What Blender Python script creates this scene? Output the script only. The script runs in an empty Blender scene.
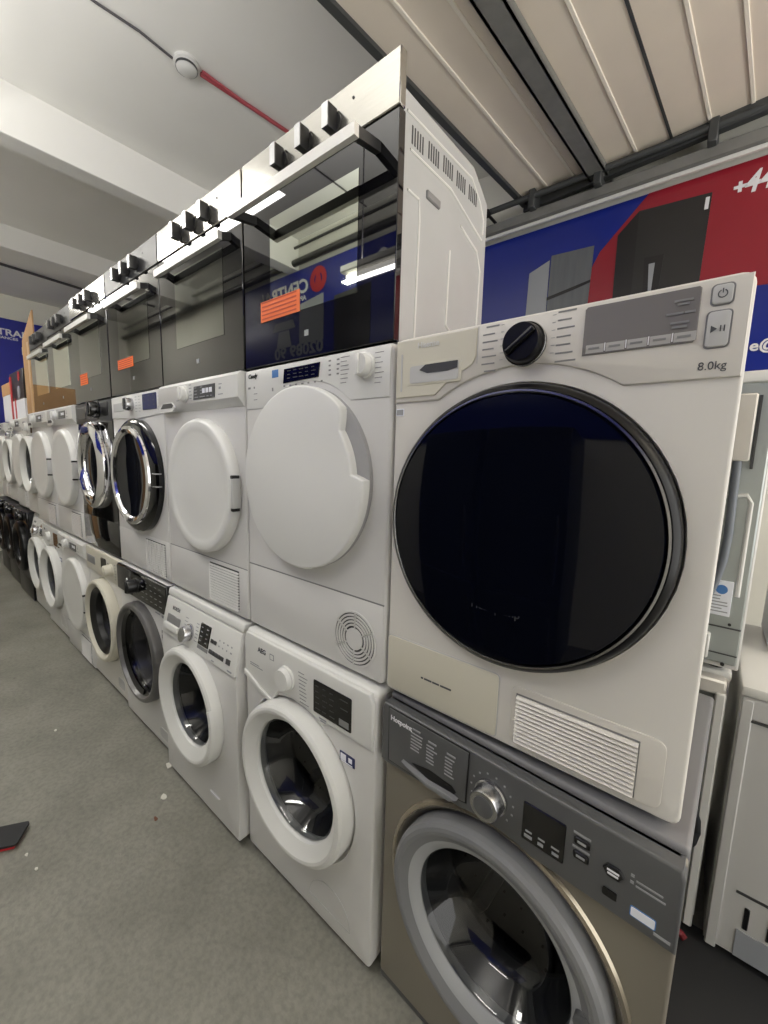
import bpy, bmesh, math, random
from mathutils import Vector, Matrix
random.seed(7)
C = bpy.context.scene.collection
PI = math.pi
def srgb(r, g, b):
    f = lambda c: (c/255/12.92) if c/255 <= .04045 else ((c/255+.055)/1.055)**2.4
    return (f(r), f(g), f(b), 1)

# ------------------------------------------------------------------ materials
def mat(name, col, rough=.4, metal=0., spec=.5, coat=0., noise=0., nscale=6., bump=0., bscale=200., nstretch=None, emit=0.):
    m = bpy.data.materials.new(name); m.use_nodes = True
    nt = m.node_tree; p = nt.nodes['Principled BSDF']
    c = srgb(*col)
    p.inputs['Base Color'].default_value = c
    p.inputs['Roughness'].default_value = rough
    p.inputs['Metallic'].default_value = metal
    p.inputs['Specular IOR Level'].default_value = spec
    p.inputs['Coat Weight'].default_value = coat
    p.inputs['Coat Roughness'].default_value = .05
    if emit:
        p.inputs['Emission Color'].default_value = c; p.inputs['Emission Strength'].default_value = emit
    if noise or bump:
        tc = nt.nodes.new('ShaderNodeTexCoord'); mp = nt.nodes.new('ShaderNodeMapping')
        nt.links.new(tc.outputs['Object'], mp.inputs['Vector'])
        if nstretch: mp.inputs['Scale'].default_value = nstretch
    if noise:
        n = nt.nodes.new('ShaderNodeTexNoise'); n.inputs['Scale'].default_value = nscale; n.inputs['Detail'].default_value = 5
        nt.links.new(mp.outputs['Vector'], n.inputs['Vector'])
        r = nt.nodes.new('ShaderNodeValToRGB')
        r.color_ramp.elements[0].position = .3; r.color_ramp.elements[1].position = .7
        r.color_ramp.elements[0].color = tuple(x*(1-noise) for x in c[:3])+(1,)
        r.color_ramp.elements[1].color = tuple(min(1, x*(1+noise)) for x in c[:3])+(1,)
        nt.links.new(n.outputs['Fac'], r.inputs['Fac']); nt.links.new(r.outputs['Color'], p.inputs['Base Color'])
    if bump:
        n2 = nt.nodes.new('ShaderNodeTexNoise'); n2.inputs['Scale'].default_value = bscale; n2.inputs['Detail'].default_value = 3
        nt.links.new(mp.outputs['Vector'], n2.inputs['Vector'])
        b = nt.nodes.new('ShaderNodeBump'); b.inputs['Strength'].default_value = bump; b.inputs['Distance'].default_value = .004
        nt.links.new(n2.outputs['Fac'], b.inputs['Height']); nt.links.new(b.outputs['Normal'], p.inputs['Normal'])
    return m
def thin_glass(name, tint, base=.05, rough=.02):
    m = bpy.data.materials.new(name); m.use_nodes = True
    nt = m.node_tree; nt.nodes.remove(nt.nodes['Principled BSDF'])
    t = nt.nodes.new('ShaderNodeBsdfTransparent'); t.inputs['Color'].default_value = tint
    g = nt.nodes.new('ShaderNodeBsdfGlossy'); g.inputs['Roughness'].default_value = rough
    lw = nt.nodes.new('ShaderNodeFresnel'); lw.inputs['IOR'].default_value = 1.4
    a = nt.nodes.new('ShaderNodeMath'); a.operation = 'ADD'; a.inputs[1].default_value = base; a.use_clamp = True
    mx = nt.nodes.new('ShaderNodeMixShader')
    nt.links.new(lw.outputs[0], a.inputs[0]); nt.links.new(a.outputs[0], mx.inputs[0])
    nt.links.new(t.outputs[0], mx.inputs[1]); nt.links.new(g.outputs[0], mx.inputs[2])
    nt.links.new(mx.outputs[0], nt.nodes['Material Output'].inputs[0])
    return m
M = {}
M['white'] = mat('white_enamel', (211,210,207), .28, noise=.015, nscale=3)
M['white2'] = mat('white_enamel_warm', (214,211,204), .28, noise=.015, nscale=3)
M['plastic'] = mat('white_plastic', (217,217,213), .33)
M['cream'] = mat('aged_cream_plastic', (204,200,184), .35, noise=.02, nscale=4)
M['creamw'] = mat('pale_warm_plastic', (208,204,196), .35)
M['notch'] = mat('grey_grip_recess', (158,158,158), .5)
M['offgrey'] = mat('pale_grey_plastic', (188,188,186), .4)
M['midgrey'] = mat('mid_grey_plastic', (128,128,128), .4)
M['screen'] = mat('grey_screen', (120,117,114), .25)
M['screenline'] = mat('grey_screen_light', (172,170,166), .4)
M['darkgrey'] = mat('dark_grey_plastic', (62,63,64), .38)
M['black'] = mat('black_plastic', (14,14,16), .3)
M['blackgloss'] = mat('black_gloss', (7,7,9), .06, coat=.3)
M['doorglass'] = mat('black_door_glass', (5,7,17), .04, spec=.3)
M['blackrim'] = mat('black_door_rim', (9,9,11), .28, spec=.3)
M['trim'] = mat('dim_chrome_trim', (150,150,152), .22, metal=1)
M['rubber'] = mat('grey_rubber', (70,71,72), .6)
M['drum'] = mat('drum_steel', (104,104,106), .3, metal=.9)
M['chrome'] = mat('chrome', (225,225,228), .08, metal=1)
M['dullchrome'] = mat('satin_chrome', (190,190,192), .25, metal=1)
M['steel'] = mat('brushed_steel', (168,166,160), .17, metal=.9, noise=.05, nscale=8, nstretch=(1,1,30))
M['handle'] = mat('pale_handle_aluminium', (222,221,216), .35, metal=.35)
M['steelmid'] = mat('stained_steel', (196,194,186), .26, metal=1, noise=.14, nscale=18)
M['steeldark'] = mat('dark_steel', (78,78,78), .35, metal=.7)
M['midgreyring'] = mat('smoky_grey_door_ring', (104,103,102), .3, metal=.4)
M['galv'] = mat('galvanised_steel', (178,180,180), .45, metal=.15, noise=.05, nscale=5)
M['galvgreen'] = mat('zinc_back_panel', (168,174,172), .4, metal=.5, noise=.05, nscale=5)
M['graph'] = mat('graphite_champagne_paint', (140,134,122), .34, metal=.35, noise=.02)
M['graphpanel'] = mat('graphite_panel', (92,93,94), .35, metal=.2)
M['graphtop'] = mat('graphite_top', (112,112,114), .4)
M['graphring'] = mat('graphite_door_ring', (124,125,127), .42, metal=.1)
M['graphring2'] = mat('pale_grey_door_ring', (168,170,172), .38, metal=.1)
M['gold'] = mat('champagne_rim', (176,166,148), .22, metal=.7)
M['ink'] = mat('dark_print', (70,72,76), .6)
M['inkl'] = mat('pale_print', (150,152,154), .6)
M['inkw'] = mat('white_print', (225,225,228), .6)
M['bluelabel'] = mat('blue_label', (70,120,180), .5)
M['navylabel'] = mat('navy_sticker', (28,36,88), .5)
M['whitelabel'] = mat('white_label', (232,234,240), .5)
M['orange'] = mat('orange_label', (240,112,44), .6)
M['orangeink'] = mat('orange_label_print', (190,66,24), .6)
M['ovenblack'] = mat('black_oven_glass', (12,12,15), .02, spec=.75)
M['ovenwin'] = mat('mirrored_oven_window', (186,190,180), .02, metal=1)
M['ovenwin2'] = mat('grey_oven_window', (120,122,118), .05, metal=1)
M['glass'] = thin_glass('clear_bowl_glass', (.42,.43,.44,1), .02)
M['smoke'] = thin_glass('smoked_bowl_glass', (.3,.3,.32,1), .02)
M['cardboard'] = mat('cardboard', (178,140,98), .8, noise=.06, nscale=8)
M['reddark'] = mat('dark_red_strap', (110,20,30), .6)
M['red'] = mat('red_print', (178,28,38), .5)
M['blueb'] = mat('banner_blue', (18,38,132), .28, noise=.12, nscale=1.2)
M['redb'] = mat('banner_red', (142,26,42), .3, noise=.06, nscale=2)
M['navyb'] = mat('banner_far_blue', (22,30,140), .4)
M['navyr'] = mat('banner_opposite_blue', (24,36,132), .25)
M['pblack'] = mat('printed_black', (38,38,38), .3)
M['pblack2'] = mat('printed_black_side', (26,26,27), .3)
M['psilver'] = mat('printed_silver', (96,100,104), .3, noise=.1, nscale=4, nstretch=(8,1,1))
M['plight'] = mat('printed_light_grey', (150,154,160), .3)
M['wall'] = mat('painted_wall', (224,223,214), .7, noise=.02, nscale=3)
M['ceil'] = mat('painted_ceiling', (236,235,230), .75, noise=.02, nscale=2, bump=.1, bscale=30)
M['doorpanel'] = mat('cream_door_panel', (226,216,200), .5, noise=.04, nscale=3)
M['doorpanel2'] = mat('cream_door_rib', (236,230,216), .5)
M['track'] = mat('grey_track_steel', (122,122,118), .5, metal=.15, noise=.1, nscale=12)
M['trackd'] = mat('dark_track_steel', (66,68,68), .5, metal=.1)
M['conduit'] = mat('red_conduit', (168,74,82), .5)
M['cable'] = mat('grey_cable', (84,82,84), .5)
M['mat'] = mat('shade_and_tray_black', (30,31,33), .7)  # tray top, and the added floor sheet that stands in for shade
M['hose'] = mat('grey_hose', (112,118,126), .5)
M['hosedark'] = mat('dark_hose', (34,36,40), .5)
M['hosebeige'] = mat('beige_hose', (170,166,146), .5)
M['paper'] = mat('paper_scrap', (206,204,194), .8)
M['leaf'] = mat('brown_leaf', (104,66,48), .8)
M['tube'] = mat('lit_tube', (255,250,240), .5, emit=3)
# concrete floor
def floor_shading():
    m = mat('concrete_floor', (140,138,129), .55, bump=.25, bscale=140)
    nt = m.node_tree; p = nt.nodes['Principled BSDF']
    tc = nt.nodes['Texture Coordinate']
    n1 = nt.nodes.new('ShaderNodeTexNoise'); n1.inputs['Scale'].default_value = 2.2; n1.inputs['Detail'].default_value = 8; n1.inputs['Roughness'].default_value = .65
    n2 = nt.nodes.new('ShaderNodeTexNoise'); n2.inputs['Scale'].default_value = 60; n2.inputs['Detail'].default_value = 4
    v = nt.nodes.new('ShaderNodeTexVoronoi'); v.inputs['Scale'].default_value = 9
    for n in (n1, n2, v): nt.links.new(tc.outputs['Object'], n.inputs['Vector'])
    r1 = nt.nodes.new('ShaderNodeValToRGB'); e = r1.color_ramp.elements
    e[0].position = .3; e[0].color = srgb(112,111,101); e[1].position = .72; e[1].color = srgb(144,142,132)
    nt.links.new(n1.outputs['Fac'], r1.inputs['Fac'])
    r2 = nt.nodes.new('ShaderNodeValToRGB'); e = r2.color_ramp.elements
    e[0].position = .3; e[0].color = (.72,.72,.72,1); e[1].position = .6; e[1].color = (1,1,1,1)
    nt.links.new(n2.outputs['Fac'], r2.inputs['Fac'])
    r3 = nt.nodes.new('ShaderNodeValToRGB'); e = r3.color_ramp.elements
    e[0].position = .02; e[0].color = (.55,.53,.5,1); e[1].position = .045; e[1].color = (1,1,1,1)
    nt.links.new(v.outputs['Distance'], r3.inputs['Fac'])
    prev = r1.outputs['Color']
    for r in (r2, r3):
        mx = nt.nodes.new('ShaderNodeMix'); mx.data_type = 'RGBA'; mx.blend_type = 'MULTIPLY'; mx.inputs['Factor'].default_value = .8
        nt.links.new(prev, mx.inputs['A']); nt.links.new(r.outputs['Color'], mx.inputs['B']); prev = mx.outputs['Result']
    nt.links.new(prev, p.inputs['Base Color'])
    return m
M['floor'] = floor_shading()

# ------------------------------------------------------------------ mesh helpers
OX = 0.0
class MB:
    def __init__(s): s.bm = bmesh.new()
    def _merge(s, t, mtx=None):
        if mtx: bmesh.ops.transform(t, matrix=mtx, verts=t.verts)
        me = bpy.data.meshes.new('t'); t.to_mesh(me); t.free(); s.bm.from_mesh(me); bpy.data.meshes.remove(me)
    def box(s, x0, x1, y0, y1, z0, z1, bev=0, seg=2, mtx=None):
        t = bmesh.new(); bmesh.ops.create_cube(t, size=1)
        for v in t.verts: v.co = Vector(((x0+x1)/2+v.co.x*(x1-x0), (y0+y1)/2+v.co.y*(y1-y0), (z0+z1)/2+v.co.z*(z1-z0)))
        if bev: bmesh.ops.bevel(t, geom=list(t.edges), offset=bev, segments=seg, profile=.5, affect='EDGES')
        s._merge(t, mtx); return s
    def prism(s, pts, y0, y1, bev=0, seg=2, axis='y', mtx=None):
        # pts in (x,z), extruded along y (front y0 < back y1); axis 'x': pts in (y,z) extruded along x
        t = bmesh.new()
        if axis == 'y': f = lambda a, b, d: (a, d, b)
        elif axis == 'x': f = lambda a, b, d: (d, a, b)
        else: f = lambda a, b, d: (a, b, d)
        A = [t.verts.new(f(a, b, y0)) for a, b in pts]; B = [t.verts.new(f(a, b, y1)) for a, b in pts]
        fa = t.faces.new(A); fb = t.faces.new(B[::-1]); n = len(pts)
        for i in range(n): t.faces.new((A[i], B[i], B[(i+1) % n], A[(i+1) % n]))
        bmesh.ops.recalc_face_normals(t, faces=t.faces)
        if bev: bmesh.ops.bevel(t, geom=list(fa.edges), offset=bev, segments=seg, profile=.5, affect='EDGES')
        s._merge(t, mtx); return s
    def lathe(s, cx, cz, prof, n=72, sx=1., sz=1., a0=0., a1=2*PI, mtx=None, p=2.):
        # profile (r, y) revolved about the y axis through (cx, cz)
        t = bmesh.new(); full = abs(a1-a0-2*PI) < 1e-6; rings = []
        for (r, y) in prof:
            if r < 1e-6: rings.append([t.verts.new((cx, y, cz))]); continue
            k = []
            for i in range(n if full else n+1):
                a = a0+(a1-a0)*i/n; c, q = math.cos(a), math.sin(a)
                e = (abs(c)**p+abs(q)**p)**(-1/p) if p != 2 else 1
                k.append(t.verts.new((cx+r*c*e*sx, y, cz+r*q*e*sz)))
            rings.append(k)
        for A, B in zip(rings, rings[1:]):
            m = max(len(A), len(B))
            for i in range(m if full else m-1):
                j = (i+1) % m
                q = [A[i % len(A)] if len(A) > 1 else A[0], A[j] if len(A) > 1 else A[0], B[j] if len(B) > 1 else B[0], B[i] if len(B) > 1 else B[0]]
                u = []
                for v in q:
                    if v not in u: u.append(v)
                if len(u) > 2: t.faces.new(u)
        bmesh.ops.recalc_face_normals(t, faces=t.faces)
        s._merge(t, mtx); return s
    def tube(s, pts, r, n=10):
        t = bmesh.new(); P = [Vector(p) for p in pts]; prev = None; up = Vector((.123, .31, .95)).normalized(); rings = []
        for i, p in enumerate(P):
            d = (P[min(i+1, len(P)-1)]-P[max(i-1, 0)]).normalized()
            a = d.cross(up)
            if a.length < .05: a = d.cross(Vector((1, 0, 0)))
            a.normalize(); b = d.cross(a).normalized(); up = b.cross(d) if False else up
            rings.append([t.verts.new(p+r*(math.cos(2*PI*k/n)*a+math.sin(2*PI*k/n)*b)) for k in range(n)])
        for A, B in zip(rings, rings[1:]):
            for k in range(n): t.faces.new((A[k], A[(k+1) % n], B[(k+1) % n], B[k]))
        t.faces.new(rings[0][::-1]); t.faces.new(rings[-1])
        bmesh.ops.recalc_face_normals(t, faces=t.faces)
        s._merge(t); return s
    def shell(s, W, H, D, cr=.012, er=.008, hole=None, z0=0., inner=None):
        # cabinet: rounded-rect front with softened edge, sides, back; optional round hole with an inner profile [(r, y)...]
        t = bmesh.new()
        hx, hz, hr = hole if hole else (W/2, H/2, 0)
        def rr(inset):
            r = max(cr-inset, .001); x0, x1, y0, y1 = inset, W-inset, z0+inset, H-inset
            o = []
            cs = [(x1-r, y0+r, -PI/2), (x1-r, y1-r, 0), (x0+r, y1-r, PI/2), (x0+r, y0+r, PI)]
            for k, (cx, cy, a) in enumerate(cs):
                for j in range(5): o.append((cx+r*math.cos(a+j*PI/8), cy+r*math.sin(a+j*PI/8)))
                nx, ny, na = cs[(k+1) % 4]; p = o[-1]; q = (nx+r*math.cos(na), ny+r*math.sin(na))
                for j in range(1, 20): o.append((p[0]+(q[0]-p[0])*j/20, p[1]+(q[1]-p[1])*j/20))
            return o
        loops = [[t.verts.new((a, D, b)) for a, b in rr(0)]]
        for k in range(5):
            a = k/4*PI/2
            loops.append([t.verts.new((x, er*(1-math.sin(a)), z)) for x, z in rr(er*(1-math.cos(a)))])
        base = rr(er)
        if hr:
            ang = [math.atan2(b-hz, a-hx) for a, b in base]
            for (r, y) in [(hr, 0)]+(inner or []):
                loops.append([t.verts.new((hx+r*math.cos(g), y, hz+r*math.sin(g))) for g in ang])
        n = len(base)
        for A, B in zip(loops, loops[1:]):
            for i in range(n): t.faces.new((A[i], A[(i+1) % n], B[(i+1) % n], B[i]))
        t.faces.new(loops[0][::-1])
        if not hr: t.faces.new(loops[-1])
        bmesh.ops.recalc_face_normals(t, faces=t.faces)
        s._merge(t); return s
    def build(s, name, m, parent=None, ang=38, loc=None):
        for v in s.bm.verts: v.co.x += OX
        me = bpy.data.meshes.new(name); s.bm.to_mesh(me); s.bm.free()
        me.materials.append(M[m] if isinstance(m, str) else m)
        for p in me.polygons: p.use_smooth = True
        me.set_sharp_from_angle(angle=math.radians(ang))
        o = bpy.data.objects.new(name, me); C.objects.link(o)
        if parent: o.parent = parent
        return o
def text(name, body, x, z, y, size, m, parent=None, rotz=0., ext=.0004, loc=None, bold=0., shear=0., sx=1.):
    cu = bpy.data.curves.new('txt', 'FONT'); cu.body = body; cu.size = size; cu.extrude = ext; cu.resolution_u = 3; cu.offset = bold; cu.shear = shear
    tmp = bpy.data.objects.new('txt', cu); C.objects.link(tmp)
    bpy.context.view_layer.update()
    me = bpy.data.meshes.new_from_object(tmp.evaluated_get(bpy.context.evaluated_depsgraph_get()))
    bpy.data.objects.remove(tmp); bpy.data.curves.remove(cu)
    mx = Matrix.Rotation(rotz, 4, 'Z') @ Matrix.Rotation(PI/2, 4, 'X') @ Matrix.Scale(sx, 4, (1, 0, 0))
    me.transform(mx); me.transform(Matrix.Translation((x+OX, y, z)))
    me.materials.clear(); me.materials.append(M[m])
    o = bpy.data.objects.new(name, me); C.objects.link(o)
    if parent: o.parent = parent
    return o
def marks(name, rects, y, m, parent, th=.0006, gap=.016):
    # printed marks, one mesh per cluster of neighbouring strokes
    todo = list(rects); out = None
    while todo:
        grp = [todo.pop(0)]; grew = True
        while grew:
            grew = False
            for q in list(todo):
                if any(q[0] < p[0]+p[2]+gap and p[0] < q[0]+q[2]+gap and q[1] < p[1]+p[3]+gap and p[1] < q[1]+q[3]+gap for p in grp):
                    grp.append(q); todo.remove(q); grew = True
        b = MB()
        for (x, z, w, h) in grp: b.box(x, x+w, y-th, y+.001, z, z+h)
        out = b.build(name, m, parent)
    return out
def tag(o, label=None, cat=None, group=None, kind=None):
    if label: o['label'] = label
    if cat: o['category'] = cat
    if group: o['group'] = group
    if kind: o['kind'] = kind
    return o
def thing(name, label, cat, loc=(0, 0, 0), group=None, rotz=0):
    o = bpy.data.objects.new(name, None); C.objects.link(o); o.empty_display_size = .1
    o.location = loc; o.rotation_euler = (0, 0, rotz)
    return tag(o, label, cat, group)
def struct(o): o['kind'] = 'structure'; return o
def copy_tree(o, parent=None):
    c = o.copy(); C.objects.link(c)
    if parent: c.parent = parent
    for ch in list(o.children): copy_tree(ch, c)
    return c
def arc(cx, cz, r, a0, a1, n=24): return [(cx+r*math.cos(math.radians(a0+(a1-a0)*i/n)), cz+r*math.sin(math.radians(a0+(a1-a0)*i/n))) for i in range(n+1)]
def rrect(x0, x1, z0, z1, r, n=5):
    o = []
    for cx, cz, a in ((x1-r, z0+r, -90), (x1-r, z1-r, 0), (x0+r, z1-r, 90), (x0+r, z0+r, 180)): o += arc(cx, cz, r, a, a+90, n)
    return o
def panel_over_circle(x0, x1, z0, z1, cx, cz, r):
    # rectangle minus the disc that bites into its lower edge
    h = math.sqrt(max(r*r-(z0-cz)**2, 0)); a = math.degrees(math.atan2(z0-cz, h))
    mid = arc(cx, cz, r, 180-a, a, 40)
    return [(x0, z0)]+mid+[(x1, z0), (x1, z1), (x0, z1)]
def feet(parent, W=.6, D=.56, h=.025, m='black'):
    for x in (.05, W-.05):
        for y in (.05, D-.05):
            b = MB()
            b.lathe(0, 0, [(0, 0), (.02, 0), (.022, h*.4), (.014, h*.6), (.014, h+.004), (0, h+.004)], 16, mtx=Matrix.Translation((x, y, 0)) @ Matrix.Rotation(PI/2, 4, 'X'))
            b.build('foot', m, parent)
H = .85; W = .6; D = .58
def knob(parent, x, z, r, depth, m, y=0., name='knob', grip=True, m2=None, skirt=0, rot=0.):
    b = MB(); b.lathe(x, z, [(r+skirt, y+.002), (r+skirt, y-.006), (r, y-.008), (r*.96, y-depth+.004), (r*.9, y-depth), (0, y-depth)], 40)
    k = b.build(name, m, parent)
    if grip:
        g = MB(); g.box(-r*.16, r*.16, y-depth-.006, y-depth+.002, -r*.85, r*.85, .003, 2, mtx=Matrix.Translation((x, 0, z)) @ Matrix.Rotation(rot, 4, 'Y')); g.build('grip', m2 or m, k)
    return k
def scatter_marks(x0, x1, z0, z1, cols, rows, w, h, jit=.3):
    o = []
    for i in range(cols):
        for j in range(rows):
            ww = w*random.uniform(1-jit, 1+jit)
            o.append((x0+(x1-x0)*i/max(cols-1, 1), z0+(z1-z0)*j/max(rows-1, 1), ww, h))
    return o
def stub_feet(parent, n=1): feet(parent, h=.014)

# ------------------------------------------------------------------ washer porthole pieces
def washer_door(parent, cx, cz, R, rg, ring='plastic', inner='rubber', glass='glass', protr=.045, inner_ring=None, drum_r=.2, handle=None, ring_w=None):
    """R outer door radius, rg glass radius. Drum and rubber boot behind, glass bowl, outer ring."""
    b = MB(); b.lathe(cx, cz, [(R*.98, .012), (rg+.02, .03), (rg+.006, .09), (rg-.012, .11), (rg-.012, .12)], 64); b.build('door_seal', 'rubber', parent)
    b = MB(); b.lathe(cx, cz, [(rg+.012, .115), (drum_r+.02, .13), (drum_r+.02, .40), (drum_r-.02, .42), (0, .425)], 64)
    d = b.build('drum', 'drum', parent)
    hl = MB()
    for j in range(5):
        for k in range(26):
            a = 2*PI*k/26+(j % 2)*.12; r = drum_r+.0185
            if math.sin(a) < .4: hl.box(-.003, .003, -.003, .003, -.001, .002, mtx=Matrix.Translation((cx+r*math.cos(a), .17+.05*j, cz+r*math.sin(a))) @ Matrix.Rotation(-a-PI/2, 4, 'Y'))
    hl.build('drum_holes', 'black', d)
    for k in range(3):
        a = PI/2+.5+k*2*PI/3
        l = MB(); l.box(-.018, .018, .15, .40, 0, .05, .012, 2, mtx=Matrix.Translation((cx+(drum_r+.015)*math.cos(a), 0, cz+(drum_r+.015)*math.sin(a))) @ Matrix.Rotation(-a-PI/2, 4, 'Y'))
        l.build('drum_paddle', 'midgrey', d)
    dr = MB()
    prof = [(R, .012), (R, -protr*.55), (R-.003, -protr*.8), (R-.010, -protr*.95), (R-.018, -protr), (R-.026, -protr*.97), (rg+.010, -protr*.52), (rg+.003, -protr*.42), (rg, -protr*.25), (rg, .01), (rg+.006, .02), (R-.01, .014)]
    dr.lathe(cx, cz, prof, 96); door = dr.build('door', ring, parent, 16)
    if inner_ring:
        ir = MB(); ir.lathe(cx, cz, [(rg+.026, -protr*.66), (rg+.025, -protr*.72), (rg+.010, -protr*.60), (rg-.003, -protr*.3), (rg-.003, .012)], 96); ir.build('door_ring', inner_ring, door)
    g = MB(); g.lathe(cx, cz, [(rg+.003, -.004), (rg-.006, -.010), (rg-.012, .0), (rg-.03, .05), (rg-.06, .085), (rg*.45, .10), (0, .105)], 72); g.build('door_glass', glass, door)
    return door
def solid_door(parent, cx, cz, R, m='plastic', notch=None, rim=.035, protr=.035, p=2.):
    """dryer door: lipped disc"""
    b = MB(); b.lathe(cx, cz, [(R-.004, .012), (R, 0), (R, -protr*.6), (R-.006, -protr*.9), (R-.014, -protr), (R-rim, -protr*.86), (R-rim-.012, -protr*.8), (R*.5, -protr*.86), (0, -protr*.9)], 96, p=p)
    return b.build('door', m, parent)

# ------------------------------------------------------------------ upper row templates
def dryer_big_glass(loc, label):
    t = thing('tumble_dryer', label, 'tumble dryer', loc)
    cx, cz, R = .287, .457, .272
    b = MB(); b.shell(W, H, D, .016, .006, (cx, cz, .2765), .014, inner=[(.2755, .0015), (.2745, .005), (.274, .012), (.2735, .03), (.0, .032)]); b.build('body', 'white2', t)
    pl = MB(); pl.prism(panel_over_circle(.003, .597, .712, .846, cx, cz, .306), -.005, .03, .004, 2); pan = pl.build('control_panel', 'creamw', t)
    # drawer
    dw = MB(); dw.prism([(.006, .722), (.110, .722), (.14, .748), (.193, .775), (.2, .79), (.2, .842), (.006, .842)], -.0075, -.003, .001, 1)
    dr = dw.build('water_tank_drawer', 'cream', t)
    rc = MB(); rc.prism(rrect(.036, .170, .744, .792, .006), -.0085, -.006, .002, 1); rc.build('handle_surround', 'cream', dr)
    rc = MB(); rc.prism(rrect(.045, .164, .750, .786, .005), -.0095, -.008); rc.build('handle_recess', 'offgrey', dr)
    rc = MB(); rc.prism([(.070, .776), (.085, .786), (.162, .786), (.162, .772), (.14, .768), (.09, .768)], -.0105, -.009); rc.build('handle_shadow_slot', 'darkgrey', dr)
    rc = MB(); rc.prism(rrect(.0195, .0235, .735, .815, .0015), -.0085, -.007); rc.build('groove', 'offgrey', dr)
    text('brand_mark', 'Hisense', .062, .822, -.0085, .017, 'plastic', dr, bold=.0003)
    ln = MB(); ln.box(.2012, .2026, -.0056, -.004, .775, .844); ln.build('seam', 'offgrey', pan)
    k = knob(t, .295, .797, .035, .026, 'blackrim', -.005, skirt=.003, rot=.9)
    r = MB(); r.lathe(.295, .797, [(.0375, -.012), (.0385, -.010), (.0375, -.008)], 48); r.build('chrome_ring', 'dullchrome', k)
    L = []
    for j in range(7): L.append((.212+.006*(j in (0, 6)), .838-.0135*j, random.uniform(.022, .034), .0026))
    for j in range(7): L.append((.349, .840-.0135*j, random.uniform(.022, .036), .0026))
    marks('programme_print', L, -.005, 'midgrey', pan)
    tick = [(.340, .838-.0125*j, .006, .0008) for j in range(6)]+[(.248, .838-.0125*j, .006, .0008) for j in range(6)]
    marks('dial_ticks', tick, -.005, 'inkl', pan)
    sc = MB(); sc.prism([(.3925, .764), (.5385, .764), (.5425, .768), (.5425, .8365), (.5395, .8395), (.396, .8395), (.3925, .836)], -.0075, -.003, .001, 1); s = sc.build('display', 'screen', t)
    L = [(.398+.0295*i, .7665, .026, .013) for i in range(5)]
    marks('touch_keys', L, -.0078, 'screenline', s, .0003)
    marks('display_dividers', [(.3955+.0295*i, .768, .0015, .012) for i in range(1, 5)], -.0082, 'inkw', s)
    marks('display_text', [(.512, .822, .022, .003), (.516, .817, .014, .003), (.504, .805, .02, .003), (.526, .805, .012, .003), (.51, .792, .022, .003), (.512, .786, .018, .003)]+[(.402+.0295*i, .772, .016, .003) for i in range(5)], -.0085, 'midgrey', s)
    for (x0, x1, z0, z1, nm) in ((.553, .579, .8085, .8375, 'power_button'), (.551, .580, .752, .803, 'start_button')):
        f = MB(); f.prism(rrect(x0, x1, z0, z1, .006), -.0058, -.003); fo = f.build(nm, 'midgrey', t)
        f = MB(); f.prism(rrect(x0+.002, x1-.002, z0+.002, z1-.002, .005), -.009, -.004, .0015, 2); f.build('button_cap', 'offgrey', fo)
        if nm == 'power_button':
            q = MB(); q.lathe((x0+x1)/2, (z0+z1)/2, [(.0055, -.0088), (.0055, -.0096), (.0042, -.0096), (.0042, -.0088)], 24, a0=2.0, a1=2.0+5.4); q.box((x0+x1)/2-.0006, (x0+x1)/2+.0006, -.0096, -.0088, (z0+z1)/2+.001, (z0+z1)/2+.007); q.build('power_symbol', 'ink', fo)
        else:
            q = MB(); z = (z0+z1)/2; x = (x0+x1)/2
            q.prism([(x-.008, z-.005), (x-.001, z), (x-.008, z+.005)], -.0096, -.0088); q.box(x+.002, x+.0035, -.0096, -.0088, z-.004, z+.004); q.box(x+.006, x+.0075, -.0096, -.0088, z-.004, z+.004); q.build('start_symbol', 'ink', fo)
    text('capacity_text', '8.0kg', .548, .724, -.0053, .016, 'ink', pan, sx=.95)
    # door
    d = MB(); d.lathe(cx, cz, [(R-.006, .034), (R, .02), (R, -.012), (R-.004, -.022), (R-.011, -.027), (R-.014, -.024)], 128); door = d.build('door', 'blackrim', t)
    d = MB(); d.lathe(cx, cz, [(R-.0115, -.024), (R-.013, -.0295), (R-.0165, -.030), (R-.0185, -.027)], 128); d.build('door_chrome_trim', 'trim', door)
    d = MB(); d.lathe(cx, cz, [(R-.018, -.024), (R-.022, -.031), (R*.7, -.037), (R*.35, -.0405), (0, -.0415)], 128); d.build('door_glass', 'doorglass', door)
    text('door_text', 'Heat pump', .235, .300, -.0378, .022, 'darkgrey', door)
    st = MB(); st.prism(rrect(.004, .026, .683, .699, .002), -.001, .004); so = st.build('rating_sticker', 'whitelabel', t)
    st = MB(); st.prism(rrect(.006, .024, .685, .697, .001), -.0014, .0); st.build('sticker_print', 'inkl', so)
    # filter flap, louvres
    f = MB(); f.prism(rrect(.004, .289, .022, .157, .008), -.003, .004, .0015, 2); fl = f.build('filter_flap', 'cream', t)
    f = MB(); f.prism(rrect(.0015, .2915, .0195, .1595, .009), -.0012, .004); f.build('flap_edge', 'offgrey', fl)
    marks('flap_print', [(.103, .080, .006, .004), (.112, .080, .02, .004), (.134, .080, .018, .004), (.155, .080, .028, .004)], -.0032, 'ink', fl)
    v = MB(); v.prism(rrect(.318, .572, .028, .150, .016), -.0025, .004, .0015, 2); ve = v.build('vent_panel', 'creamw', t)
    for j in range(12):
        z = .036+.0083*j
        l = MB(); l.prism([(-.0105, z), (-.0025, z-.0005), (-.0025, z+.0052), (-.006, z+.0048)], .329, .534, axis='x'); l.build('louvre', 'creamw', ve)
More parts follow.
